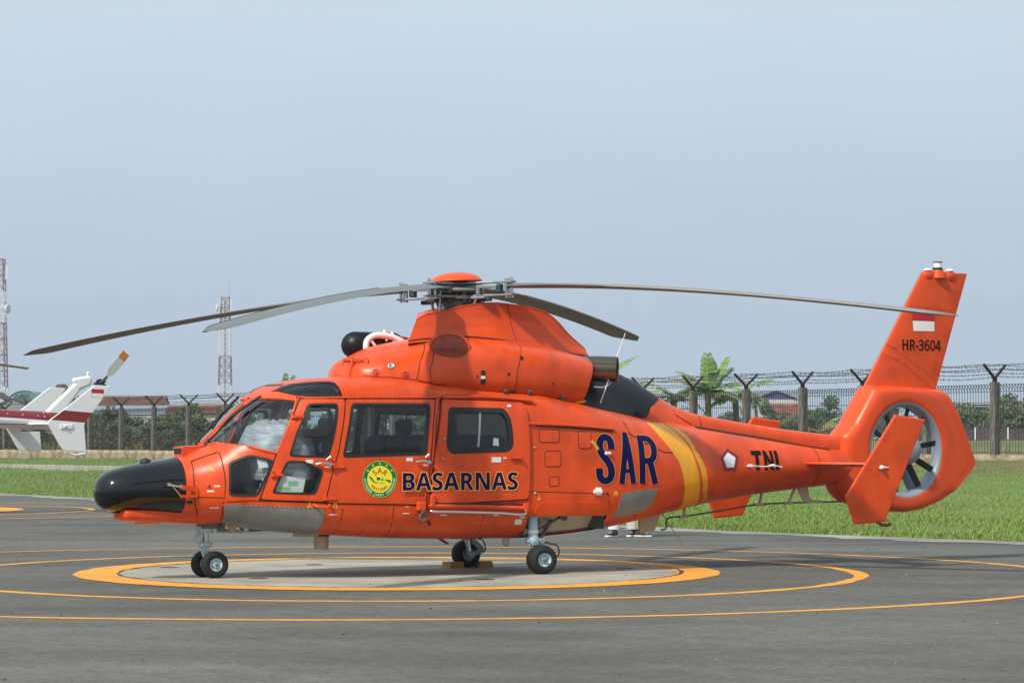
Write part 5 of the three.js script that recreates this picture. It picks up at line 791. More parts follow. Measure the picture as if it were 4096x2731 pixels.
// ---------- the white helicopter parked behind, only its tail in view ----------
{
  const w = base('white_helicopter', [-10.03, 0, -27.68], .53);
  tag(w, 'white helicopter with a dark red band and twin tail fins, left of the orange one', 'helicopter');
  const wm = phys(.74, .75, .75, { roughness: .3, clearcoat: .5, clearcoatRoughness: .1 }), red = phys(.20, .008, .012, { roughness: .3, clearcoat: .5, clearcoatRoughness: .1 }), dark = mat(.03, .03, .032, .55, .3), orange = mat(.42, .16, .02, .5), bladeM = mat(.42, .43, .40, .55);
  const boom = new Skin([[-2.6, 1.55, 2.55, .42, 2.05, 2.2, 2.2], [-2.0, 1.72, 2.38, .30, 2.05, 2.2, 2.2], [-1.15, 1.84, 2.25, .21, 2.04, 2.2, 2.2], [-.4, 1.81, 2.22, .185, 2.01, 2.2, 2.2], [0, 1.79, 2.20, .17, 2.0, 2.2, 2.2], [.2, 1.84, 2.20, .12, 2.0, 2.2, 2.2], [.32, 1.95, 2.15, .03, 2.02, 2, 2]]);
  part('tail_boom', skinMesh(boom, -2.6, .32, { da: .06, ns: 20 }), wm, w);
  for (const s of [1, -1]) {
    part('red_band', conform(boom, [[-2.6, 2.12], [-1.15, 2.08], [-.04, 2.01], [.22, 2.0], [.24, 2.12], [.18, null, .03], [-1.15, null, .03], [-2.6, null, .03]], { off: .004, depth: .006, side: s }), red, w);
    part('boom_rail', bar([-2.6, 2.28, s * .05], [-.08, 2.19, s * .05], .012), dark, w);
    part('boom_panel', conform(boom, rectangle(-1.7, 1.9, -.62, 2.03), { off: .02, depth: .02, side: s }), wm, w);
    part('tailplane', plate([[-.58, 0], [-.19, 0], [-.17, .02], [-.56, .035]], 1.3, (g) => g.translate(0, 1.925, s * .7)), wm, w);
    const ep = part('end_plate', plate(soften([[.49, 2.76], [.85, 2.74], [.83, 2.71], [.43, 2.17], [.26, 1.96], [.24, 1.89], [.29, 1.33], [-.21, 1.37], [-.27, 1.44], [-.57, 1.94], [-.54, 1.99], [-.22, 2.22]], .03), .05, (g) => g.translate(0, 0, s * 1.35), .012), wm, w);
    part('red_band', plate([[-.222, 2.22], [.44, 2.172], [.262, 1.962], [-.50, 2.018]], .056, (g) => g.translate(0, 0, s * 1.35), .002), red, ep);
    const fl = (pts, m, t) => s > 0 && part('flag_mark', plate(pts, t, (g) => g.translate(0, 0, s * 1.35), .001), m, ep);
    fl([[.415, 2.685], [.695, 2.675], [.685, 2.495], [.405, 2.505]], dark, .053); fl([[.42, 2.68], [.69, 2.67], [.685, 2.585], [.415, 2.597]], mat(.5, .012, .01, .45), .056); fl([[.415, 2.595], [.685, 2.583], [.68, 2.5], [.41, 2.51]], wm, .056);
    part('position_light', [rbox(.28, .10, .03, -.16, 1.87, s * 1.385, .015), turn([[0, .03], [.03, .025], [.035, 0]], 14, 'z').scale(1, 1, s).translate(-.2, 1.88, s * 1.40)], wm, ep);
  }
  part('swept_fin', plate(soften([[-.25, 2.02], [.22, 2.05], [.26, 2.22], [.68, 2.76], [.92, 2.86], [.86, 2.92], [.62, 2.84], [-.06, 2.2]], .03), .15, null, .05), wm, w);
  part('fin_cap', plate(soften([[.54, 2.90], [.60, 2.85], [.68, 2.75], [.90, 2.84], [.90, 2.94], [.86, 2.95], [.70, 2.93]], .03), .16, null, .05), wm, w);
  part('beacon', [bar([.87, 2.92, 0], [.87, 3.0, 0], .045), bar([.87, 3.0, 0], [.87, 3.04, 0], .03), new THREE.SphereGeometry(.035, 14, 10).translate(.87, 3.06, 0)], M.lamp, w);
  part('tail_rotor_hub', [bar([1.05, 2.82, 0], [1.05, 2.82, .36], .05), new THREE.TorusGeometry(.09, .025, 8, 20).translate(1.05, 2.82, .26), bar([1.05, 2.82, .3], [1.19, 2.98, .3], .035, .028), bar([1.05, 2.82, .3], [.91, 2.66, .3], .035, .028), bar([.96, 2.90, .28], [1.2, 2.78, .28], .014), bar([1.14, 2.87, .2], [1.14, 2.87, .38], .018)], dark, w);
  for (const k of [0, 1]) { const bl = part('tail_rotor_blade', plate([[0, -.035], [.09, -.035], [.19, -.10], [.56, -.105], [.56, .08], [.19, .09], [.09, .035], [0, .035]], .022), bladeM, w); bl.position.set(1.05, 2.82, .3); bl.rotation.z = .87 + k * PI; bl.geometry = bl.geometry; const b2 = part('orange_tip', plate([[.56, -.105], [.74, -.10], [.74, .075], [.56, .08]], .024), orange, bl); bl.geometry.translate(k ? 0 : 0, 0, 0); bl.position.x += .17 * cos(.87 + k * PI); bl.position.y += .17 * sin(.87 + k * PI); }
  part('tail_skid', tube([[-.2, 1.79, 0], [-.05, 1.76, 0], [.12, 1.68, 0], [.42, 1.36, 0], [.5, 1.27, 0], [.58, 1.255, 0], [.82, 1.29, 0]], .022, 40, 8), wm, w);
  part('boom_strip', beam([-.67, 1.79, 0], [-.1, 1.79, 0], .05, .03), dark, w);
  for (const s of [1, -1]) { part('bolt', [[-1.4, 2.17], [-1.05, 2.15], [-.7, 2.13], [-.35, 2.11], [-.2, 2.17], [-.2, 2.09], [-.05, 2.05]].map(([a, y]) => { const q = boom.point(a, boom.find(a, y), .012); return new THREE.SphereGeometry(.014, 6, 4).translate(q[0], q[1], s * q[2]); }), M.label, w); part('panel_seam', conform(boom, strip([[-1.62, 1.86], [-1.6, 2.24]], .01), { off: .008, depth: 0, side: s }), M.gearDark, w); part('panel_seam', [beam([.36, 2.36, s * .076], [.50, 2.27, s * .076], .004, .008, [0, 0, 1]), beam([.62, 2.74, s * .078], [.76, 2.70, s * .078], .004, .008, [0, 0, 1])], M.gearDark, w); part('boom_seam', conform(boom, strip([[-2.5, 1.95], [-.62, 1.93]], .02), { off: .022, depth: .01, side: s }), M.gearDark, w); }
  // forward body, beyond the frame at the left
  const body = new Skin([[-8.6, .95, 1.05, .03, 1.0, 2, 2], [-8.45, .75, 1.35, .35, 1.05, 2.3, 2.3], [-7.8, .55, 1.95, .72, 1.15, 2.8, 2.8], [-7.0, .5, 2.25, .82, 1.2, 3.2, 3.2], [-4.6, .5, 2.3, .84, 1.25, 3.4, 3.4], [-3.6, .75, 2.35, .7, 1.5, 3, 3], [-2.5, 1.5, 2.55, .44, 2.0, 2.3, 2.3]]);
  part('body', skinMesh(body, -8.6, -2.5, { da: .1, ns: 20 }), wm, w);
  part('engine_cover', rbox(3.2, .55, 1.2, -4.6, 2.45, 0, .22), wm, w); part('rotor_mast', bar([-5.6, 2.6, 0], [-5.6, 3.3, 0], .12), dark, w);
  for (const s of [1, -1]) { part('side_window', conform(body, soften([[-7.7, 1.2], [-6.8, 1.2], [-6.8, 1.9], [-7.4, 1.9]], .08), { off: .006, depth: .01, side: s }), M.smoked, w); part('side_window', conform(body, soften(rectangle(-6.6, 1.3, -5.4, 1.95), .08), { off: .006, depth: .01, side: s }), M.smoked, w); part('skid', [bar([-8.0, .05, s * 1.0], [-4.4, .05, s * 1.0], .045), bar([-6.9, .05, s * 1.0], [-6.9, .6, s * .6], .04), bar([-5.1, .05, s * 1.0], [-5.1, .6, s * .6], .04)], dark, w); }
  for (let k = 0; k < 4; k++) { const b = part('rotor_blade', quads(6, 30, (s, t) => { const r = lerp(.3, 5.08, t), c = (s - .5) * .27; return [r, -.32 * pow(r / 5.1, 2) + .02 * cos(s * 2 * PI), c]; }), mat(.30, .22, .12, .6), w); b.position.set(-5.58, 3.46, 0); b.rotation.y = .02 + k * PI / 2; }
}
// ---------- people seen below the belly ----------
function blob(bones, lo, hi, n, k = .03) {             // smooth union of tapered capsules, meshed on a cubic grid
  const size = max(hi[0] - lo[0], hi[1] - lo[1], hi[2] - lo[2]) / 2, c = [0, 1, 2].map((i) => (lo[i] + hi[i]) / 2), mc = new MarchingCubes(n, new THREE.MeshStandardMaterial(), false, false, 120000); mc.isolation = 0;
  for (let z = 0; z < n; z++) for (let y = 0; y < n; y++) for (let x = 0; x < n; x++) {
    const p = [(x - n / 2) / (n / 2) * size + c[0], (y - n / 2) / (n / 2) * size + c[1], (z - n / 2) / (n / 2) * size + c[2]]; let d = 9;
    for (const [a, b, ra, rb, sz] of bones) { const ab = [b[0] - a[0], b[1] - a[1], b[2] - a[2]], ap = [p[0] - a[0], p[1] - a[1], (p[2] - a[2])], L = ab[0] ** 2 + ab[1] ** 2 + ab[2] ** 2 || 1, t = clamp((ap[0] * ab[0] + ap[1] * ab[1] + ap[2] * ab[2]) / L, 0, 1), q = hypot(ap[0] - ab[0] * t, ap[1] - ab[1] * t, (ap[2] - ab[2] * t) / (sz || 1)) - lerp(ra, rb, t), h = clamp(.5 + .5 * (d - q) / k, 0, 1); d = lerp(d, q, h) - k * h * (1 - h); }
    mc.field[x + y * n + z * n * n] = -d;
  }
  mc.update(); const m = mc.count, g = new THREE.BufferGeometry(); g.setAttribute('position', new THREE.Float32BufferAttribute(mc.positionArray.slice(0, m * 3), 3)); g.setAttribute('normal', new THREE.Float32BufferAttribute(mc.normalArray.slice(0, m * 3), 3));
  g.scale(size, size, size).translate(...c); g.computeVertexNormals(); return g;
}
function person(pos, turnY, scale, { skin = [.30, .16, .09], shirt, trousers, shoe, sole, wide = 0, stride = .12, label }) {
  const p = base('person', pos, turnY); p.scale.setScalar(scale);
  const hip = [.0, .88, .09], knee = (s) => [s * stride * .55 + .03, .48, .10], ank = (s) => [s * stride, .085, .095], z = (v, s) => [v[0], v[1], v[2] * s];
  const legs = [1, -1].flatMap((s) => [[z(hip, s), z(knee(s), s), .078, .055], [z(knee(s), s), z(ank(s), s), .052, .036], [z(ank(s), s), [ank(s)[0] + .11, .05, s * .11], .036, .035]]);
  const arms = [1, -1].flatMap((s) => [[[0, 1.36, s * .18], [-.03, 1.10, s * .24], .045, .036], [[-.03, 1.10, s * .24], [.06, .86, s * .25], .034, .026], [[.06, .86, s * .25], [.09, .78, s * .245], .03, .03], ...[0, 1, 2, 3].map((f) => [[.075 + f * .012, .79, s * .245], [.09 + f * .012, .71 + abs(f - 1.5) * .008, s * .24], .010, .008]), [[.10, .81, s * .24], [.125, .76, s * .225], .011, .009]]);
  const trunk = [[[0, .90, 0], [0, 1.08, 0], .115, .105, 1.35], [[0, 1.08, 0], [-.01, 1.34, 0], .105, .115, 1.5], [[0, 1.40, 0], [.015, 1.49, 0], .05, .048]], head = [[[.015, 1.56, 0], [.02, 1.63, 0], .078, .09], [[.07, 1.54, 0], [.05, 1.52, 0], .045, .05], [[.105, 1.575, 0], [.108, 1.60, 0], .014, .01], [[.01, 1.57, .08], [.01, 1.60, .082], .014, .016], [[.01, 1.57, -.08], [.01, 1.60, -.082], .014, .016]];
  part('body', blob([...legs, ...arms, ...trunk, ...head], [-.5, 0, -.9], [.5, 1.76, .9], 110, .02), mat(...skin, .6), p);
  part('hair', blob([[[-.02, 1.62, 0], [.02, 1.66, 0], .085, .085], [[-.05, 1.55, 0], [-.03, 1.6, 0], .06, .07]], [-.15, 1.45, -.15], [.15, 1.78, .15], 40, .02), mat(.012, .010, .009, .7), p);
  for (const s of [1, -1]) part('eye', new THREE.SphereGeometry(.011, 10, 8).translate(.098, 1.605, s * .033), mat(.05, .04, .035, .2), p);
  part('shirt', blob([...trunk.slice(0, 2).map(([a, b, c, d, e]) => [a, b, c + .014, d + .016, e]), ...[1, -1].map((s) => [[0, 1.36, s * .17], [-.02, 1.16, s * .23], .058, .052])], [-.35, .74, -.4], [.35, 1.5, .4], 56, .03), mat(...shirt, .85), p);
  part('trousers', blob([[[0, .95, .05], [0, .95, -.05], .125, .125, 1.2], ...[1, -1].flatMap((s) => [[z(hip, s), z(knee(s), s), .095, .078 + wide * .6], [z(knee(s), s), [ank(s)[0] - .008, .02, s * .098], .076 + wide * .6, .066 + wide]])], [-.42, .115, -.42], [.42, 1.115, .42], 84, .02), mat(...trousers, .9), p);
  for (const s of [1, -1]) { const a = ank(s), sh = part('shoe', blob([[[a[0] - .045, .06, a[2] * s], [a[0] + .05, .055, a[2] * s * 1.08], .045, .042], [[a[0] + .05, .05, a[2] * s * 1.08], [a[0] + .15, .035, a[2] * s * 1.2], .042, .03, 1.15], [[a[0] - .03, .08, a[2] * s], [a[0] - .02, .10, a[2] * s], .042, .038]], [a[0] - .16, -.06, a[2] * s - .16], [a[0] + .24, .22, a[2] * s + .16], 40, .02), mat(...shoe, .7), p); part('sole', rbox(.29, .032, .085, a[0] + .045, .016, a[2] * s * 1.1, .015, -s * .08), mat(...sole, .7), sh); }
  tag(p, label, 'person'); return p;
}
person([1.90, 0, -11.85], PI + .95, .98, { shirt: [.5, .5, .52], trousers: [.62, .61, .60], shoe: [.01, .02, .12], sole: [.75, .75, .74], wide: .035, stride: .15, label: 'person in wide white trousers and blue shoes standing behind the rear fuselage' });
person([2.13, 0, -11.9], -.2, 1.0, { shirt: [.06, .07, .09], trousers: [.30, .23, .15], shoe: [.03, .033, .036], sole: [.6, .6, .58], wide: .015, stride: .06, label: 'person in khaki trousers and dark grey shoes beside the white trousered one' });
person([-4.74, 0, -14.2], -.1, .90, { shirt: [.2, .2, .22], trousers: [.40, .31, .22], shoe: [.02, .02, .022], sole: [.05, .05, .05], stride: .13, label: 'person in khaki trousers and black shoes walking behind the nose gear' });
person([-4.52, 0, -14.9], .5, .86, { shirt: [.05, .05, .07], trousers: [.02, .02, .024], shoe: [.018, .018, .02], sole: [.06, .06, .06], stride: .14, label: 'person in black trousers seen below the grey side panel' });
person([-5.42, 0, -17.1], 2.7, .84, { shirt: [.1, .1, .12], trousers: [.025, .025, .03], shoe: [.02, .02, .022], sole: [.05, .05, .05], stride: .12, label: 'person with black shoes standing far behind the nose wheel leg' });

// ---------- plants ----------
function leaves(n, seed, place, size, tones, up = .5) {  // many small bent leaves, each with its own tone
  const r = rng(seed), p = [], c = [], nr = [], ix = [];
  for (let i = 0; i < n; i++) {
    const q = place(r), s = size * (.6 + .8 * r()), yaw = r() * 2 * PI, pit = (r() - .5) * 2.2, d = V(cos(yaw) * cos(pit), sin(pit) * .8, sin(yaw) * cos(pit)).normalize(), w = d.clone().cross(V(r() - .5, up + r(), r() - .5)).normalize(), nn = d.clone().cross(w).normalize();
    const t = tones[floor(r() * tones.length)], f = .7 + .6 * r(), b = p.length / 3, add = (a, e, h) => { p.push(q[0] + d.x * a + w.x * e + nn.x * h, q[1] + d.y * a + w.y * e + nn.y * h, q[2] + d.z * a + w.z * e + nn.z * h); nr.push(nn.x, nn.y, nn.z); c.push(t[0] * f, t[1] * f, t[2] * f); };
    add(-s, 0, 0); add(0, s * .42, s * .12); add(0, -s * .42, s * .12); add(s, 0, -.05 * s); ix.push(b, b + 2, b + 1, b + 1, b + 2, b + 3);
  }
  const g = new THREE.BufferGeometry(); g.setIndex(ix); g.setAttribute('position', new THREE.Float32BufferAttribute(p, 3)); g.setAttribute('normal', new THREE.Float32BufferAttribute(nr, 3)); g.setAttribute('color', new THREE.Float32BufferAttribute(c, 3)); g.setAttribute('uv', new THREE.Float32BufferAttribute(new Float32Array(p.length / 3 * 2), 2)); return g;
}
const leafM = new THREE.MeshPhysicalMaterial({ vertexColors: true, roughness: 1, side: THREE.DoubleSide, transmission: .45, thickness: 0 });
M.bark = mat(.10, .075, .05, .95);
const clusters = (seed, n, R, h0, h1) => { const r = rng(seed), o = []; for (let i = 0; i < n; i++) { const a = r() * 6.28, t = r(), y = lerp(h0, h1, t), d = R * sqrt(r()) * (1 - .55 * t * t); o.push([cos(a) * d, y, sin(a) * d, R * (.22 + .25 * r())]); } return o; };
const inCluster = (cl) => (r) => { const q = cl[floor(r() * cl.length)], a = r() * 6.28, z = r() * 2 - 1, d = q[3] * pow(r(), .45), k = sqrt(1 - z * z); return [q[0] + cos(a) * k * d, max(.03, q[1] + z * d * .8), q[2] + sin(a) * k * d]; };
function woody(name, seed, R, H, n, size, tones, tag1, trunkH = 0) {
  const cl = clusters(seed, 16, R, max(.15, trunkH) + .1 * H, H * .9), g = base(name), r = rng(seed + 99), st = [];
  for (let i = 0; i < 7; i++) { const q = cl[floor(r() * cl.length)]; st.push(tube([[(r() - .5) * .1, 0, (r() - .5) * .1], [q[0] * .3, q[1] * .5, q[2] * .3], [q[0], q[1], q[2]]], .012 + .012 * H, 8, 5)); }
  if (trunkH) st.push(bar([0, 0, 0], [0, trunkH + .2 * H, 0], .05 * H * .6, .03 * H * .6, 8));
  part(trunkH ? 'trunk' : 'stem', st, M.bark, g); part(trunkH ? 'crown' : 'foliage', leaves(n, seed + 1, inCluster(cl), size, tones), leafM, g); tag(g, ...tag1); return g;
}
const GREEN = [[.10, .165, .04], [.15, .22, .05], [.21, .28, .07], [.06, .10, .03], [.18, .19, .06]], OLIVE = [[.10, .10, .035], [.15, .12, .05], [.06, .085, .022], [.19, .15, .075]], DEEP = [[.07, .13, .045], [.10, .175, .06], [.14, .22, .075], [.045, .08, .03]], BRIGHT = [[.10, .17, .035], [.15, .23, .05], [.07, .12, .025]];
const placeUV = (o, u, v, turnA, s, sy = s) => { const [x, z] = uv2(u, v); o.position.set(x, landY(u, v) - .04, z); o.rotation.y = turnA; o.scale.set(s, sy, s); };
{
  const G1 = ['leafy green shrub in the thicket behind the wire fence at the left', 'shrub', 'shrubs crowding the left part of the fence'], G2 = ['dry brownish weed bush at the foot of the left part of the fence', 'bush', 'dry bushes along the foot of the fence'];
  const pr = [woody('shrub', 201, .95, 1.9, 1500, .11, [...GREEN, ...BRIGHT], G1), woody('shrub', 222, .8, 2.3, 1500, .10, GREEN, G1), woody('shrub', 243, 1.1, 1.6, 1500, .115, [...GREEN, ...OLIVE.slice(0, 2), ...DEEP], G1)], dr = [woody('dry_bush', 264, .8, .95, 1100, .07, OLIVE, G2), woody('dry_bush', 285, .7, .8, 1000, .06, [...OLIVE, GREEN[1]], G2)];
  const r = rng(41); let i = 0, j = 0;
  for (let u = 42; u < 118; u += 1.25) for (const row of [0, 1]) { if (u < 46 && row) continue; const o = i < 3 ? pr[i] : copy(pr[floor(r() * 3)]); i++; const dip = .75 + .5 * fbm(u * .22, 3, 2); placeUV(o, u + r() * .8, 20.2 + row * 1.3 + r() * .6, r() * 6, (.85 + .3 * r()), dip * (.60 + .26 * r())); }
  for (let u = 43; u < 112; u += 1.7) { const o = j < 2 ? dr[j] : copy(dr[floor(r() * 2)]); j++; placeUV(o, u + r(), 19.6 + r() * .3, r() * 6, .8 + .4 * r()); }
  // bushes across the field at the right
  const G3 = ['rounded green bush growing in the field beyond the right part of the fence', 'bush', 'bushes in the field at the right'];
  const fb = [woody('field_bush', 306, 1.7, 1.75, 2600, .11, [...GREEN, ...DEEP, BRIGHT[0]], G3), woody('field_bush', 327, 1.5, 1.5, 2300, .10, [...DEEP, GREEN[1]], G3)];
  const near0 = []; let k = 0; for (const [x, z, s] of [[12.6, -128, .85], [14.6, -134, .9], [16.6, -131, .8], [18.6, -137, .9], [20.8, -134, .85], [22.6, -140, 1.0], [10.2, -136, 1.05], [24.5, -137, 1.05], [26.7, -136, 1.25], [28.9, -139, 1.15], [30.8, -134, 1.2], [33.0, -138, 1.2], [35.5, -139, 1.2], [8.2, -141, 1.1], [29.9, -150, 1.35], [25.6, -152, 1.3], [19.6, -150, .95], [14.2, -151, .95]]) { const o = k < 2 ? fb[k] : copy(fb[k % 2]); k++; near0.push(o); o.position.set(x, 1.72, z); o.rotation.y = k * 2.1; o.scale.set(s, s * (.9 + .25 * r()), s); }
  const G4 = ['hazy dark green tree standing far off among the houses', 'tree', 'far trees among the houses'], tr = [woody('far_tree', 348, 3.2, 6.3, 2200, .30, DEEP, G4, 1.6), woody('far_tree', 369, 2.6, 5.2, 1900, .26, [...DEEP, GREEN[0]], G4, 1.3)];
  const far = [], near = [], ORD = ['leftmost', 'second', 'third', 'fourth', 'fifth', 'sixth', 'seventh', 'eighth', 'ninth', 'tenth', 'eleventh', 'twelfth', 'thirteenth', 'fourteenth', 'fifteenth', 'sixteenth', 'seventeenth', 'eighteenth'];
  k = 0; for (const [x, z, s] of [[-71, -366, 1.05], [-68.6, -372, .85], [-74.5, -378, .9], [26.6, -208, .52], [28.4, -212, .6], [30.2, -206, .5], [38.9, -214, .62], [41.3, -210, .5], [44.6, -215, .64], [46.8, -216, .6], [23.5, -215, .5], [-45, -300, .55], [-33, -262, .42], [-27.5, -255, .5], [-25, -258, .6], [20, -218, .5], [34, -214, .5], [49, -212, .6]]) { const o = k < 2 ? tr[k] : copy(tr[k % 2]); k++; far.push(o); o.position.set(x, 1.9, z); o.rotation.y = k * 1.7; o.scale.setScalar(s); }
  const across = (o) => o.position.x / (32.3 - o.position.z), order = (L, f) => L.sort((a, b) => across(a) - across(b)).forEach((o, i) => { o.userData.label = f(i); });
  order(near0, (i) => i ? 'rounded green field bush beyond the fence, ' + ORD[i] + ' from the left at the right side' : 'rounded green field bush beyond the fence, leftmost of those at the right side');
  order(far.filter((o) => o.position.x < 0), (i) => 'hazy tree far off among the left houses, ' + ORD[i] + (i ? ' from the left' : ' of them'));
  order(far.filter((o) => o.position.x > 0), (i) => 'hazy tree far off beyond the right field, ' + ORD[i] + (i ? ' from the left' : ' of them'));
}
{ // dry grass at the foot of the fence
  const r = rng(61), gs = []; for (let i = 0; i < 11; i++) { const a = r() * 6.28, h = .35 + .5 * r(), l = h * (.2 + .6 * r()), px = (r() - .5) * .3, pz = (r() - .5) * .3; gs.push(quads(1, 3, (s, t) => { const w = .008 * (1 - t * .8) * (s - .5) * 2; return [px + cos(a) * l * t * t - sin(a) * w, h * (t - .3 * t * t), pz + sin(a) * l * t * t + cos(a) * w]; })); }
  const g = merge(gs), n = 900, m = new THREE.InstancedMesh(g, new THREE.MeshStandardMaterial({ roughness: .85, side: THREE.DoubleSide }), n), o = new THREE.Object3D(), c = new THREE.Color();
  for (let i = 0; i < n; i++) { const u = r() < .8 ? 42 + 72 * r() : -8 + 50 * r(), v = 19.3 + r() * (u < 42 ? 2.5 : .9), [x, z] = uv2(u, v); o.position.set(x, landY(u, v) - .02, z); o.rotation.y = r() * 6; o.scale.setScalar((u < 42 ? .35 : .6) + .6 * r()); o.updateMatrix(); m.setMatrixAt(i, o.matrix); const q = r() < .5 ? [.42, .34, .17] : [.22, .22, .08], f = .7 + .5 * r(); c.setRGB(q[0] * f, q[1] * f, q[2] * f); m.setColorAt(i, c); }
  m.name = numbered('dry_grass'); m.castShadow = true; tag(m, 'straw coloured dry grass along the foot of the wire fence', 'grass', null, 'stuff'); scene.add(m);
}
function bananaLeaf(L, W, bend, seed, tone, torn = .5) {   // midrib along +x from the origin, arching down; blade torn into strips
  const r = rng(seed), rib = (t) => [L * t * cos(bend * t * .5), L * t * sin(.25) - bend * L * .42 * t * t], p = [], c = [], ix = [], N = 26, quad = (A, B, D, E, f) => { const b = p.length / 3; for (const q of [A, B, D, E]) { p.push(...q); c.push(tone[0] * f, tone[1] * f, tone[2] * f); } ix.push(b, b + 1, b + 2, b, b + 2, b + 3); };
  for (const s of [1, -1]) { let droop = .25; for (let i = 1; i < N; i++) { const t0 = i / N, t1 = (i + 1) / N - (r() < torn ? .35 / N : 0); if (r() < torn) droop = .12 + r() * .55; const w = W * pow(sin(PI * min(.97, .08 + t0 * .86)), .6), a = rib(t0), b = rib(min(1, t1)), f = .75 + .5 * r(), sl = .10 * L * (.3 + t0), e = droop * w; quad([a[0], a[1], 0], [b[0], b[1], 0], [b[0] + sl * .5, b[1] - e, s * w * (1 - droop * .35)], [a[0] + sl * .5, a[1] - e * .95, s * w * (1 - droop * .35)], f); } }
  for (let i = 0; i < 12; i++) { const a = rib(i / 12), b = rib((i + 1) / 12), h = .03 * (1 - i / 14); quad([a[0], a[1] + .008, h], [b[0], b[1] + .008, h * .9], [b[0], b[1] + .008, -h * .9], [a[0], a[1] + .008, -h], 1.5); }
  const g = new THREE.BufferGeometry(); g.setIndex(ix); g.setAttribute('position', new THREE.Float32BufferAttribute(p, 3)); g.setAttribute('color', new THREE.Float32BufferAttribute(c, 3)); g.setAttribute('uv', new THREE.Float32BufferAttribute(new Float32Array(p.length / 3 * 2), 2)); g.computeVertexNormals(); return g;
}
const bananaM = new THREE.MeshPhysicalMaterial({ vertexColors: true, roughness: 1, side: THREE.DoubleSide, transmission: .4, thickness: 0 });
function banana(pos, H, list, label, seed, cat = 'banana plant') {   // list of [yaw, pitch, length, bend, tone]
  const g = base('banana_plant', pos), r = rng(seed); tag(g, label, cat);
  part('stem', tube([[0, 0, 0], [.03, H * .5, .02], [.0, H, 0]], .10, 8, 8), mat(.16, .17, .06, .8), g);
  list.forEach(([yaw, pit, L, bend, tone], i) => { const l = part('leaf', bananaLeaf(L, .21 + .05 * r() + L * .06, bend, seed * 31 + i, tone, .26), bananaM, g); l.position.set(0, H * (.86 + .14 * r()), 0); l.rotation.set(0, yaw, pit - .25, 'YZX'); });
  return g;
}
const LG = [.19, .30, .06], LD = [.09, .18, .04], LY = [.30, .34, .08], LB = [.26, .14, .06], LBR = [.16, .075, .035];
banana([6.25, 1.3, -53.7], 1.95, [[1.3, 1.62, 1.30, .06, LG], [1.1, 1.45, 1.0, .10, LD], [.55, 1.1, 1.35, .2, LG], [-.5, 1.0, 1.2, .4, LD], [2.8, .9, 1.3, .8, LG], [.3, .7, 1.7, .9, LG], [3.4, .7, 1.7, 1.1, LY], [2.4, .5, 1.5, 1.3, LG], [-.6, .5, 1.8, 1.3, LG], [4.2, .6, 1.4, 1.2, LD], [1.2, .6, 1.3, 1.2, LD], [5.6, .45, 1.7, 1.4, LG], [.0, .2, 1.5, 1.5, LY], [3.1, .2, 1.4, 1.5, LG]], 'tall green banana plant with two upright leaves behind the fence right of the rotor', 7);
banana([7.2, 1.3, -54.6], 1.7, [[.1, .85, 1.5, .9, LG], [.5, .5, 1.4, 1.4, LG], [3.3, .7, 1.4, 1.1, LG], [-.7, .5, 1.4, 1.4, LD], [2.2, .6, 1.2, 1.3, LY], [-2.2, .5, 1.2, 1.4, LG], [-.1, .2, 1.3, 1.4, LG], [2.9, .2, 1.3, 1.4, LD]], 'lower green banana plant with drooping leaves beside the tall one', 9);
banana([5.2, 1.3, -54.2], 1.75, [[3.0, .8, 1.4, 1.1, LG], [.2, .8, 1.2, 1.2, LD], [2.2, .5, 1.2, 1.4, LY], [-1.2, .7, 1.2, 1.2, LG], [-2.4, .6, 1.2, 1.3, LG], [3.3, .3, 1.3, 1.4, LG], [-.2, .3, 1.2, 1.4, LY]], 'small banana plant close behind the black exhaust fairing', 10);
banana([9.15, 1.3, -48.6], .6, [[.25, .95, 1.15, 1.0, LY], [.1, .55, 1.05, 1.5, LB], [-.2, .15, 1.0, .9, LBR], [3.0, .8, .8, 1.9, LB], [2.5, .3, .6, 1.8, LBR], [-1.0, .3, .7, 1.6, LBR]], 'withered banana plant with brown hanging leaves in front of the tail', 12);
banana([2.75, 1.3, -55.0], 2.2, [[.1, .95, 1.9, .8, LG], [-.3, .45, 1.5, 1.2, LG], [3.0, .6, 1.4, 1.2, LD], [1.3, .6, 1.4, 1.2, LG]], 'banana plant whose leaf tip shows above the engine exhaust', 14);
banana([-9.5, 1.3, -80.0], 2.2, [[1.0, 1.3, 1.2, .1, LD], [.5, 1.1, 1.2, .2, LD], [.1, .65, 1.6, .9, LG], [3.0, .8, 1.3, 1.0, LG], [1.4, .7, 1.4, 1.0, LD], [-.6, .5, 1.4, 1.2, LG]], 'banana plant whose leaf tips show above the cockpit roof', 16);
banana([-6.6, 1.3, -73.0], 2.0, [[.3, 1.0, 1.6, .4, LG], [.0, .6, 1.4, 1.0, LD], [3.0, .6, 1.3, 1.2, LG], [-1.2, .6, 1.2, 1.2, LY]], 'banana plant behind the front of the engine cowling', 18);
banana([-8.2, 1.3, -77.5], .6, [[.3, .8, 1.3, 1.1, LY], [.0, .4, 1.2, 1.4, LB], [3.0, .6, 1.2, 1.3, LB], [-1.2, .6, 1.0, 1.2, LG], [1.6, .6, 1.0, 1.2, LY]], 'half dry banana plant seen through the cabin windows', 20);
{ const p = base('palm_tree', [23.1, 1.9, -226]); tag(p, 'small hazy palm tree left of the blue gabled house', 'palm'); part('trunk', tube([[0, 0, 0], [.1, 1.6, 0], [0, 3.2, 0]], .13, 8, 8), M.bark, p); for (let i = 0; i < 11; i++) { const l = part('frond', bananaLeaf(1.25, .16, 1.3, 400 + i, LD, .9), bananaM, p); l.position.set(0, 3.2, 0); l.rotation.set(0, i * .57, .35 + (i % 3) * .25 - .25, 'YZX'); } }

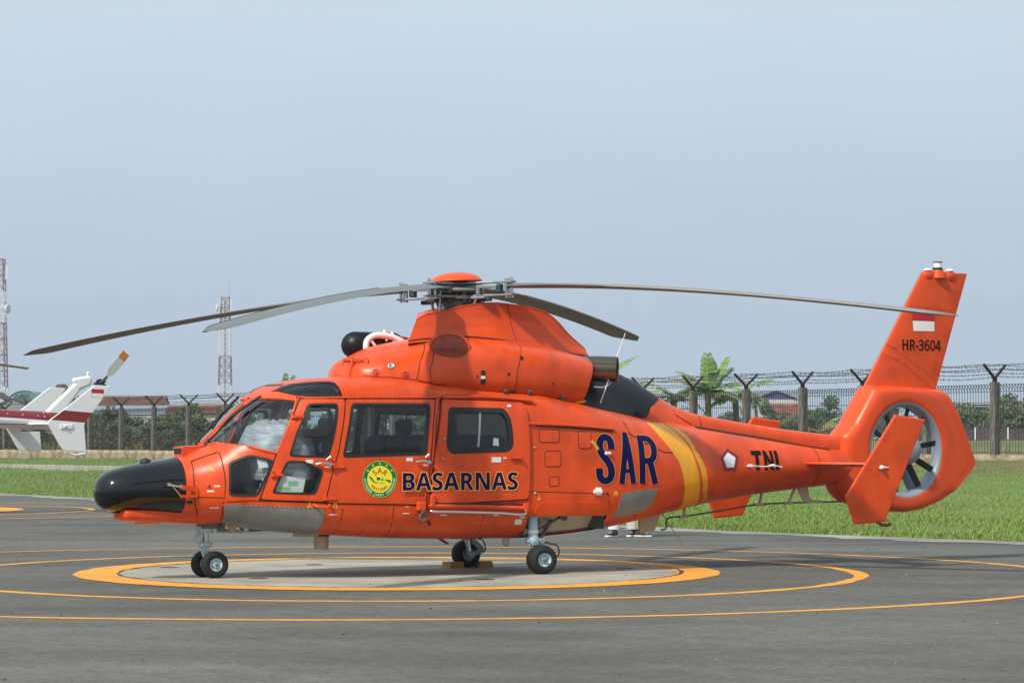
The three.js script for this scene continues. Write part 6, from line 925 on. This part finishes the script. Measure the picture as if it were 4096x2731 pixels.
// ---------- buildings beyond the fence ----------
const tileTex = texture(256, (x, y) => { const row = (y * 24) % 1, col = (x * 34) % 1, n = vnoise(floor(x * 34), floor(y * 24) + 3, 64), s = fbm(x * 5, y * 5, 3, 5), c = .62 + .25 * (n - .5) + (row < .2 ? -.18 : 0) + (col < .18 ? -.1 : 0) + (s - .5) * .5; return [c, c * .97, c * .95]; });
tileTex.repeat.set(1, 1);
const roofM = (r, g, b) => mat(r, g, b, .85, 0, { map: tileTex });
function slope(a, b, c, d, t = .12) { const g = quads(10, 6, (s, q) => { const p = [0, 1, 2].map((i) => lerp(lerp(a[i], b[i], s), lerp(d[i], c[i], s), q)); return [...p, s * hypot(b[0] - a[0], b[2] - a[2]) / 8, q * hypot(d[1] - a[1], d[2] - a[2]) / 6]; }), h = g.clone().translate(0, -t, 0); return merge([g, h]); }
function gableHouse(name, pos, w, d, wallH, rise, wallM, roof, label, { over = .5, win = 3, ridgeX = true, gableM } = {}) {
  const h = base(name, pos); tag(h, label, 'house');
  part('wall', [box(w, wallH, d, 0, wallH / 2, 0)], wallM, h);
  const W = w / 2 + over, D = d / 2 + over;
  const rf = ridgeX ? part('roof', [slope([-W, wallH, D], [W, wallH, D], [W, wallH + rise, 0], [-W, wallH + rise, 0]), slope([W, wallH, -D], [-W, wallH, -D], [-W, wallH + rise, 0], [W, wallH + rise, 0])], roof, h) : part('roof', [slope([W, wallH, D], [W, wallH, -D], [0, wallH + rise, -D], [0, wallH + rise, D]), slope([-W, wallH, -D], [-W, wallH, D], [0, wallH + rise, D], [0, wallH + rise, -D])], roof, h);
  part('ridge', ridgeX ? box(2 * W, .18, .3, 0, wallH + rise, 0) : box(.3, .18, 2 * D, 0, wallH + rise, 0), M.concrete, rf);
  const tri = (x) => ridgeX ? plate([[-d / 2, 0], [d / 2, 0], [0, rise * .97]], .1, (g) => g.rotateY(PI / 2).translate(x * w / 2, wallH, 0)) : plate([[-w / 2, 0], [w / 2, 0], [0, rise * .97]], .1, (g) => g.translate(0, wallH, x * d / 2));
  part('gable', [tri(1), tri(-1)], gableM ?? wallM, h);
  for (let i = 0; i < win; i++) { const x = -w / 2 + w * (i + .5) / win, f = part('window', box(1.1, 1.2, .08, x, wallH * .55, d / 2 + .03), M.white, h); part('pane', box(.95, 1.05, .04, x, wallH * .55, d / 2 + .08), M.smoked, f); }
  return h;
}
const plaster = mat(.55, .54, .50, .9), greyWall = mat(.30, .33, .36, .8), blueWall = mat(.04, .07, .30, .7), metalRoof = mat(.22, .26, .29, .5, .3);
gableHouse('long_house', [-46.0, 2.0, -291], 10.2, 6.5, 3.9, 1.3, greyWall, roofM(.32, .085, .06), 'long house with a dark red tile roof behind the fence right of the white helicopter', { over: .2, win: 4 });
{ const h = base('shed', [-45.2, 2.0, -283]); tag(h, 'grey sheet metal shed roof in front of the long red roofed house', 'shed'); part('wall', box(11.2, 2.6, 4, 0, 1.3, 0), greyWall, h); part('roof', slope([-5.8, 2.9, 2.2], [5.8, 2.9, 2.2], [5.6, 4.0, -2.2], [-5.8, 4.0, -2.2]), metalRoof, h); }
gableHouse('tile_house', [-31.2, 2.0, -260], 7.2, 5.4, 2.8, .95, plaster, roofM(.52, .15, .06), 'white walled house with a mottled orange tile roof left of the cockpit', { over: .3, win: 3 });
gableHouse('annex', [-35.9, 2.0, -261], 1.6, 5, 2.75, .9, plaster, roofM(.30, .075, .055), 'small red roofed annex at the left end of the orange tiled house', { over: .15, win: 1 });
gableHouse('green_roof_house', [-29.2, 2.0, -272], 2.6, 4, 3.1, 1.3, plaster, roofM(.15, .19, .14), 'little house with a pale green roof just left of the cockpit', { ridgeX: false, win: 1, over: .2 });
{ const h = base('hip_house', [-62.9, 2.0, -350]); tag(h, 'house with a steep brown hip roof behind the tail of the white helicopter', 'house'); part('wall', box(4.6, 4.2, 6, 0, 2.1, 0), plaster, h); const A = [-2.7, 4.1, 3.4], B = [2.7, 4.1, 3.4], C2 = [2.7, 4.1, -3.4], D2 = [-2.7, 4.1, -3.4], R1 = [-.6, 7.9, 0], R2 = [.6, 7.9, 0]; part('roof', [slope(A, B, R2, R1), slope(C2, D2, R1, R2), slope(D2, A, R1, R1), slope(B, C2, R2, R2)], roofM(.17, .10, .085), h); part('window', box(1.2, 1.2, .1, 0, 2.6, 3.04), M.smoked, h); }
gableHouse('brown_house', [-79.4, 2.0, -391], 5.4, 7, 5.6, 1.9, plaster, roofM(.19, .11, .09), 'brown roofed house behind the foot of the tall left tower', { ridgeX: false, win: 2 });
gableHouse('grey_house', [-59.8, 2.0, -298], 3.6, 5, 4.2, .85, mat(.28, .29, .31, .9), roofM(.30, .31, .33), 'small grey gabled roof just above the white helicopter boom', { ridgeX: false, win: 1, over: .2 });
{ const h = base('green_hall', [-79.8, 2.0, -420]); tag(h, 'hall with a rounded green roof behind the trees at the far left', 'hall'); part('wall', box(5.2, 6.6, 8, 0, 3.3, 0), plaster, h); part('roof', quads(20, 2, (s, t) => { const a = PI * s; return [2.7 * cos(a), 6.6 + 1.7 * sin(a), lerp(-4.2, 4.2, t)]; }), mat(.06, .17, .15, .6), h); part('front', plate([...Array(15)].map((_, i) => [2.6 * cos(PI * i / 14), 1.62 * sin(PI * i / 14)]), .1, (g) => g.translate(0, 6.6, 4.0)), mat(.09, .2, .18, .7), h); }
gableHouse('blue_house', [32.1, 2.0, -301], 4.6, 7, 4.95, 1.0, plaster, roofM(.16, .13, .13), 'house with a bright blue gable above orange roofs left of the tail fin', { ridgeX: false, win: 2, over: .25, gableM: blueWall });
gableHouse('orange_house', [32.0, 2.0, -289], 4.5, 4.5, 3.1, 1.15, mat(.6, .35, .26, .9), roofM(.58, .17, .08), 'low house with a bright orange roof in front of the blue gable', { win: 2, over: .2 });
{ const h = base('long_hall', [53.2, 2.0, -270]); tag(h, 'long low hall with a flat pale roof right of the tail fan', 'hall'); part('wall', box(12, 3.6, 8, 0, 1.8, 0), mat(.13, .14, .17, .9), h); part('roof', rbox(12.8, .3, 9, 0, 3.95, 0, .05), mat(.42, .42, .42, .7), h); for (let i = 0; i < 5; i++) part('window', box(1.4, .9, .1, -4.8 + i * 2.4, 2.6, 4.05), M.smoked, h); }
gableHouse('terracotta_house', [54.4, 2.0, -262], 2.3, 4, 3.05, 1.0, mat(.45, .22, .16, .9), roofM(.36, .12, .08), 'small terracotta gabled house in front of the long hall at the right edge', { ridgeX: false, win: 1, over: .2 });
{ // purple sheet fence far across the field
  const f = base('sheet_fence', [27.3, 1.66, -107.6]); tag(f, 'dull purple sheet metal fence across the field right of the tail fan', 'fence'); const g = merge([0, 1, 2, 3, 4].map((i) => box(.09, .62, .03, -.22 + i * .11, .31, i % 2 * .02))), ms = [mat(.085, .055, .075, .7), mat(.07, .05, .065, .7), mat(.10, .062, .08, .7)], pg = box(.05, .7, .05, 0, .35, .04), r = rng(3);
  for (let i = 0; i < 26; i++) { const p = part('fence_sheet', g, ms[floor(r() * 3)], f); p.position.set(-6.6 + i * .56, (r() - .5) * .04, 0); if (i % 3 === 0) { const q = part('fence_post', pg, M.white, f); q.position.set(-6.87 + i * .56, 0, 0); } }
}
// ---------- lattice masts ----------
function mast(name, pos, H, wb, wt, bands, label, extras) {
  const t = base(name, pos); tag(t, label, 'tower'); const half = (y) => lerp(wb, wt, min(1, y / H)) / 2, mR = mat(.20, .075, .06, .7), mW = mat(.62, .62, .60, .7), mG = mat(.25, .27, .29, .6);
  for (const [y0, y1, red] of bands) {
    const g = [], n = max(2, Math.round((y1 - y0) / 2.6)); for (const [sx, sz] of [[1, 1], [1, -1], [-1, 1], [-1, -1]]) g.push(bar([sx * half(y0), y0, sz * half(y0)], [sx * half(y1), y1, sz * half(y1)], .11, .11, 6));
    for (let i = 0; i < n; i++) { const a = lerp(y0, y1, i / n), b = lerp(y0, y1, (i + 1) / n), A = half(a), B = half(b); for (const [p, q] of [[[-1, 1], [1, 1]], [[-1, -1], [1, -1]], [[1, -1], [1, 1]], [[-1, -1], [-1, 1]]]) { g.push(bar([p[0] * A, a, p[1] * A], [q[0] * B, b, q[1] * B], .05, .05, 5), bar([q[0] * A, a, q[1] * A], [p[0] * B, b, p[1] * B], .05, .05, 5), bar([p[0] * B, b, p[1] * B], [q[0] * B, b, q[1] * B], .06, .06, 5)); } }
    part('mast_section', g, red ? mR : mW, t);
  }
  part('ladder', [beam([0, 0, 0], [0, H, 0], .55, .12, [0, 0, 1])], mG, t);
  for (const e of extras) {
    if (e[0] === 'dish') { const d = part('dish', turn([[0, .12 * e[4]], [e[4] * .7, .05], [e[4], .12], [e[4], .5 * e[4]], [e[4] * .96, .52 * e[4]], [0, .6 * e[4]]], 24, 'z'), mat(.52, .56, .58, .6), t); d.position.set(e[1], e[2], e[3]); d.rotation.y = e[5]; }
    else { part('panel_antenna', [box(.28, e[4], .16, e[1], e[2], e[3]), bar([e[1] - .2 * Math.sign(e[1]), e[2] - e[4] * .6, e[3]], [e[1] - .2 * Math.sign(e[1]), e[2] + e[4] * .6, e[3]], .05), beam([0, e[2], e[3] * .8], [e[1], e[2], e[3]], .05)], e[5] ? mat(.60, .57, .44, .7) : mat(.60, .61, .61, .6), t); }
  }
  return t;
}
mast('lattice_tower', [-73.4, 2.0, -667.7], 37.1, 3.9, 2.1, [[29.3, 37.1, 1], [22.0, 29.3, 0], [14.6, 22.0, 1], [7.2, 14.6, 0], [0, 7.2, 1]], 'red and white lattice tower behind the left rotor blades', [['dish', -1.75, 34.4, 1.2, .95, -1.2], ['panel', 1.55, 35.2, 1.1, 2.6], ['panel', -1.2, 35.6, 1.1, 2.2], ['dish', 1.75, 30.6, 1.2, .7, 1.0], ['panel', 1.3, 33.2, 1.1, 1.6]]);
{ const r = scene.children[scene.children.length - 1]; part('lightning_rod', bar([.95, 37.0, 0], [.95, 42.0, 0], .04, .03, 5), M.gearDark, r); }
mast('lattice_tower', [-90.35, 2.0, -447.7], 32.0, 3.6, 2.1, [[26.4, 32.0, 1], [20.8, 26.4, 0], [15.2, 20.8, 1], [9.6, 15.2, 1], [4, 9.6, 0], [0, 4, 1]], 'tall lattice tower crowded with antennas at the left edge', [['panel', 1.75, 29.7, 1, 2.3], ['panel', 1.35, 26.9, 1, 1.3, 1], ['dish', 1.35, 24.4, 1.1, .32, .8], ['dish', 1.15, 23.4, 1.2, .46, .3], ['dish', 1.75, 23.2, 1.0, .78, 1.2], ['dish', 1.2, 22.2, 1.2, .36, .3], ['dish', 1.5, 21.6, 1.1, .34, .8], ['panel', 1.3, 20.4, 1, 1.0], ['panel', 1.25, 17.4, 1, 2.6, 1], ['panel', 1.6, 18.4, 1, 1.6], ['dish', 1.4, 15.3, 1, .3, .9], ['dish', 1.25, 14.3, 1, .25, .5]]);
renderer.render(scene, camera);
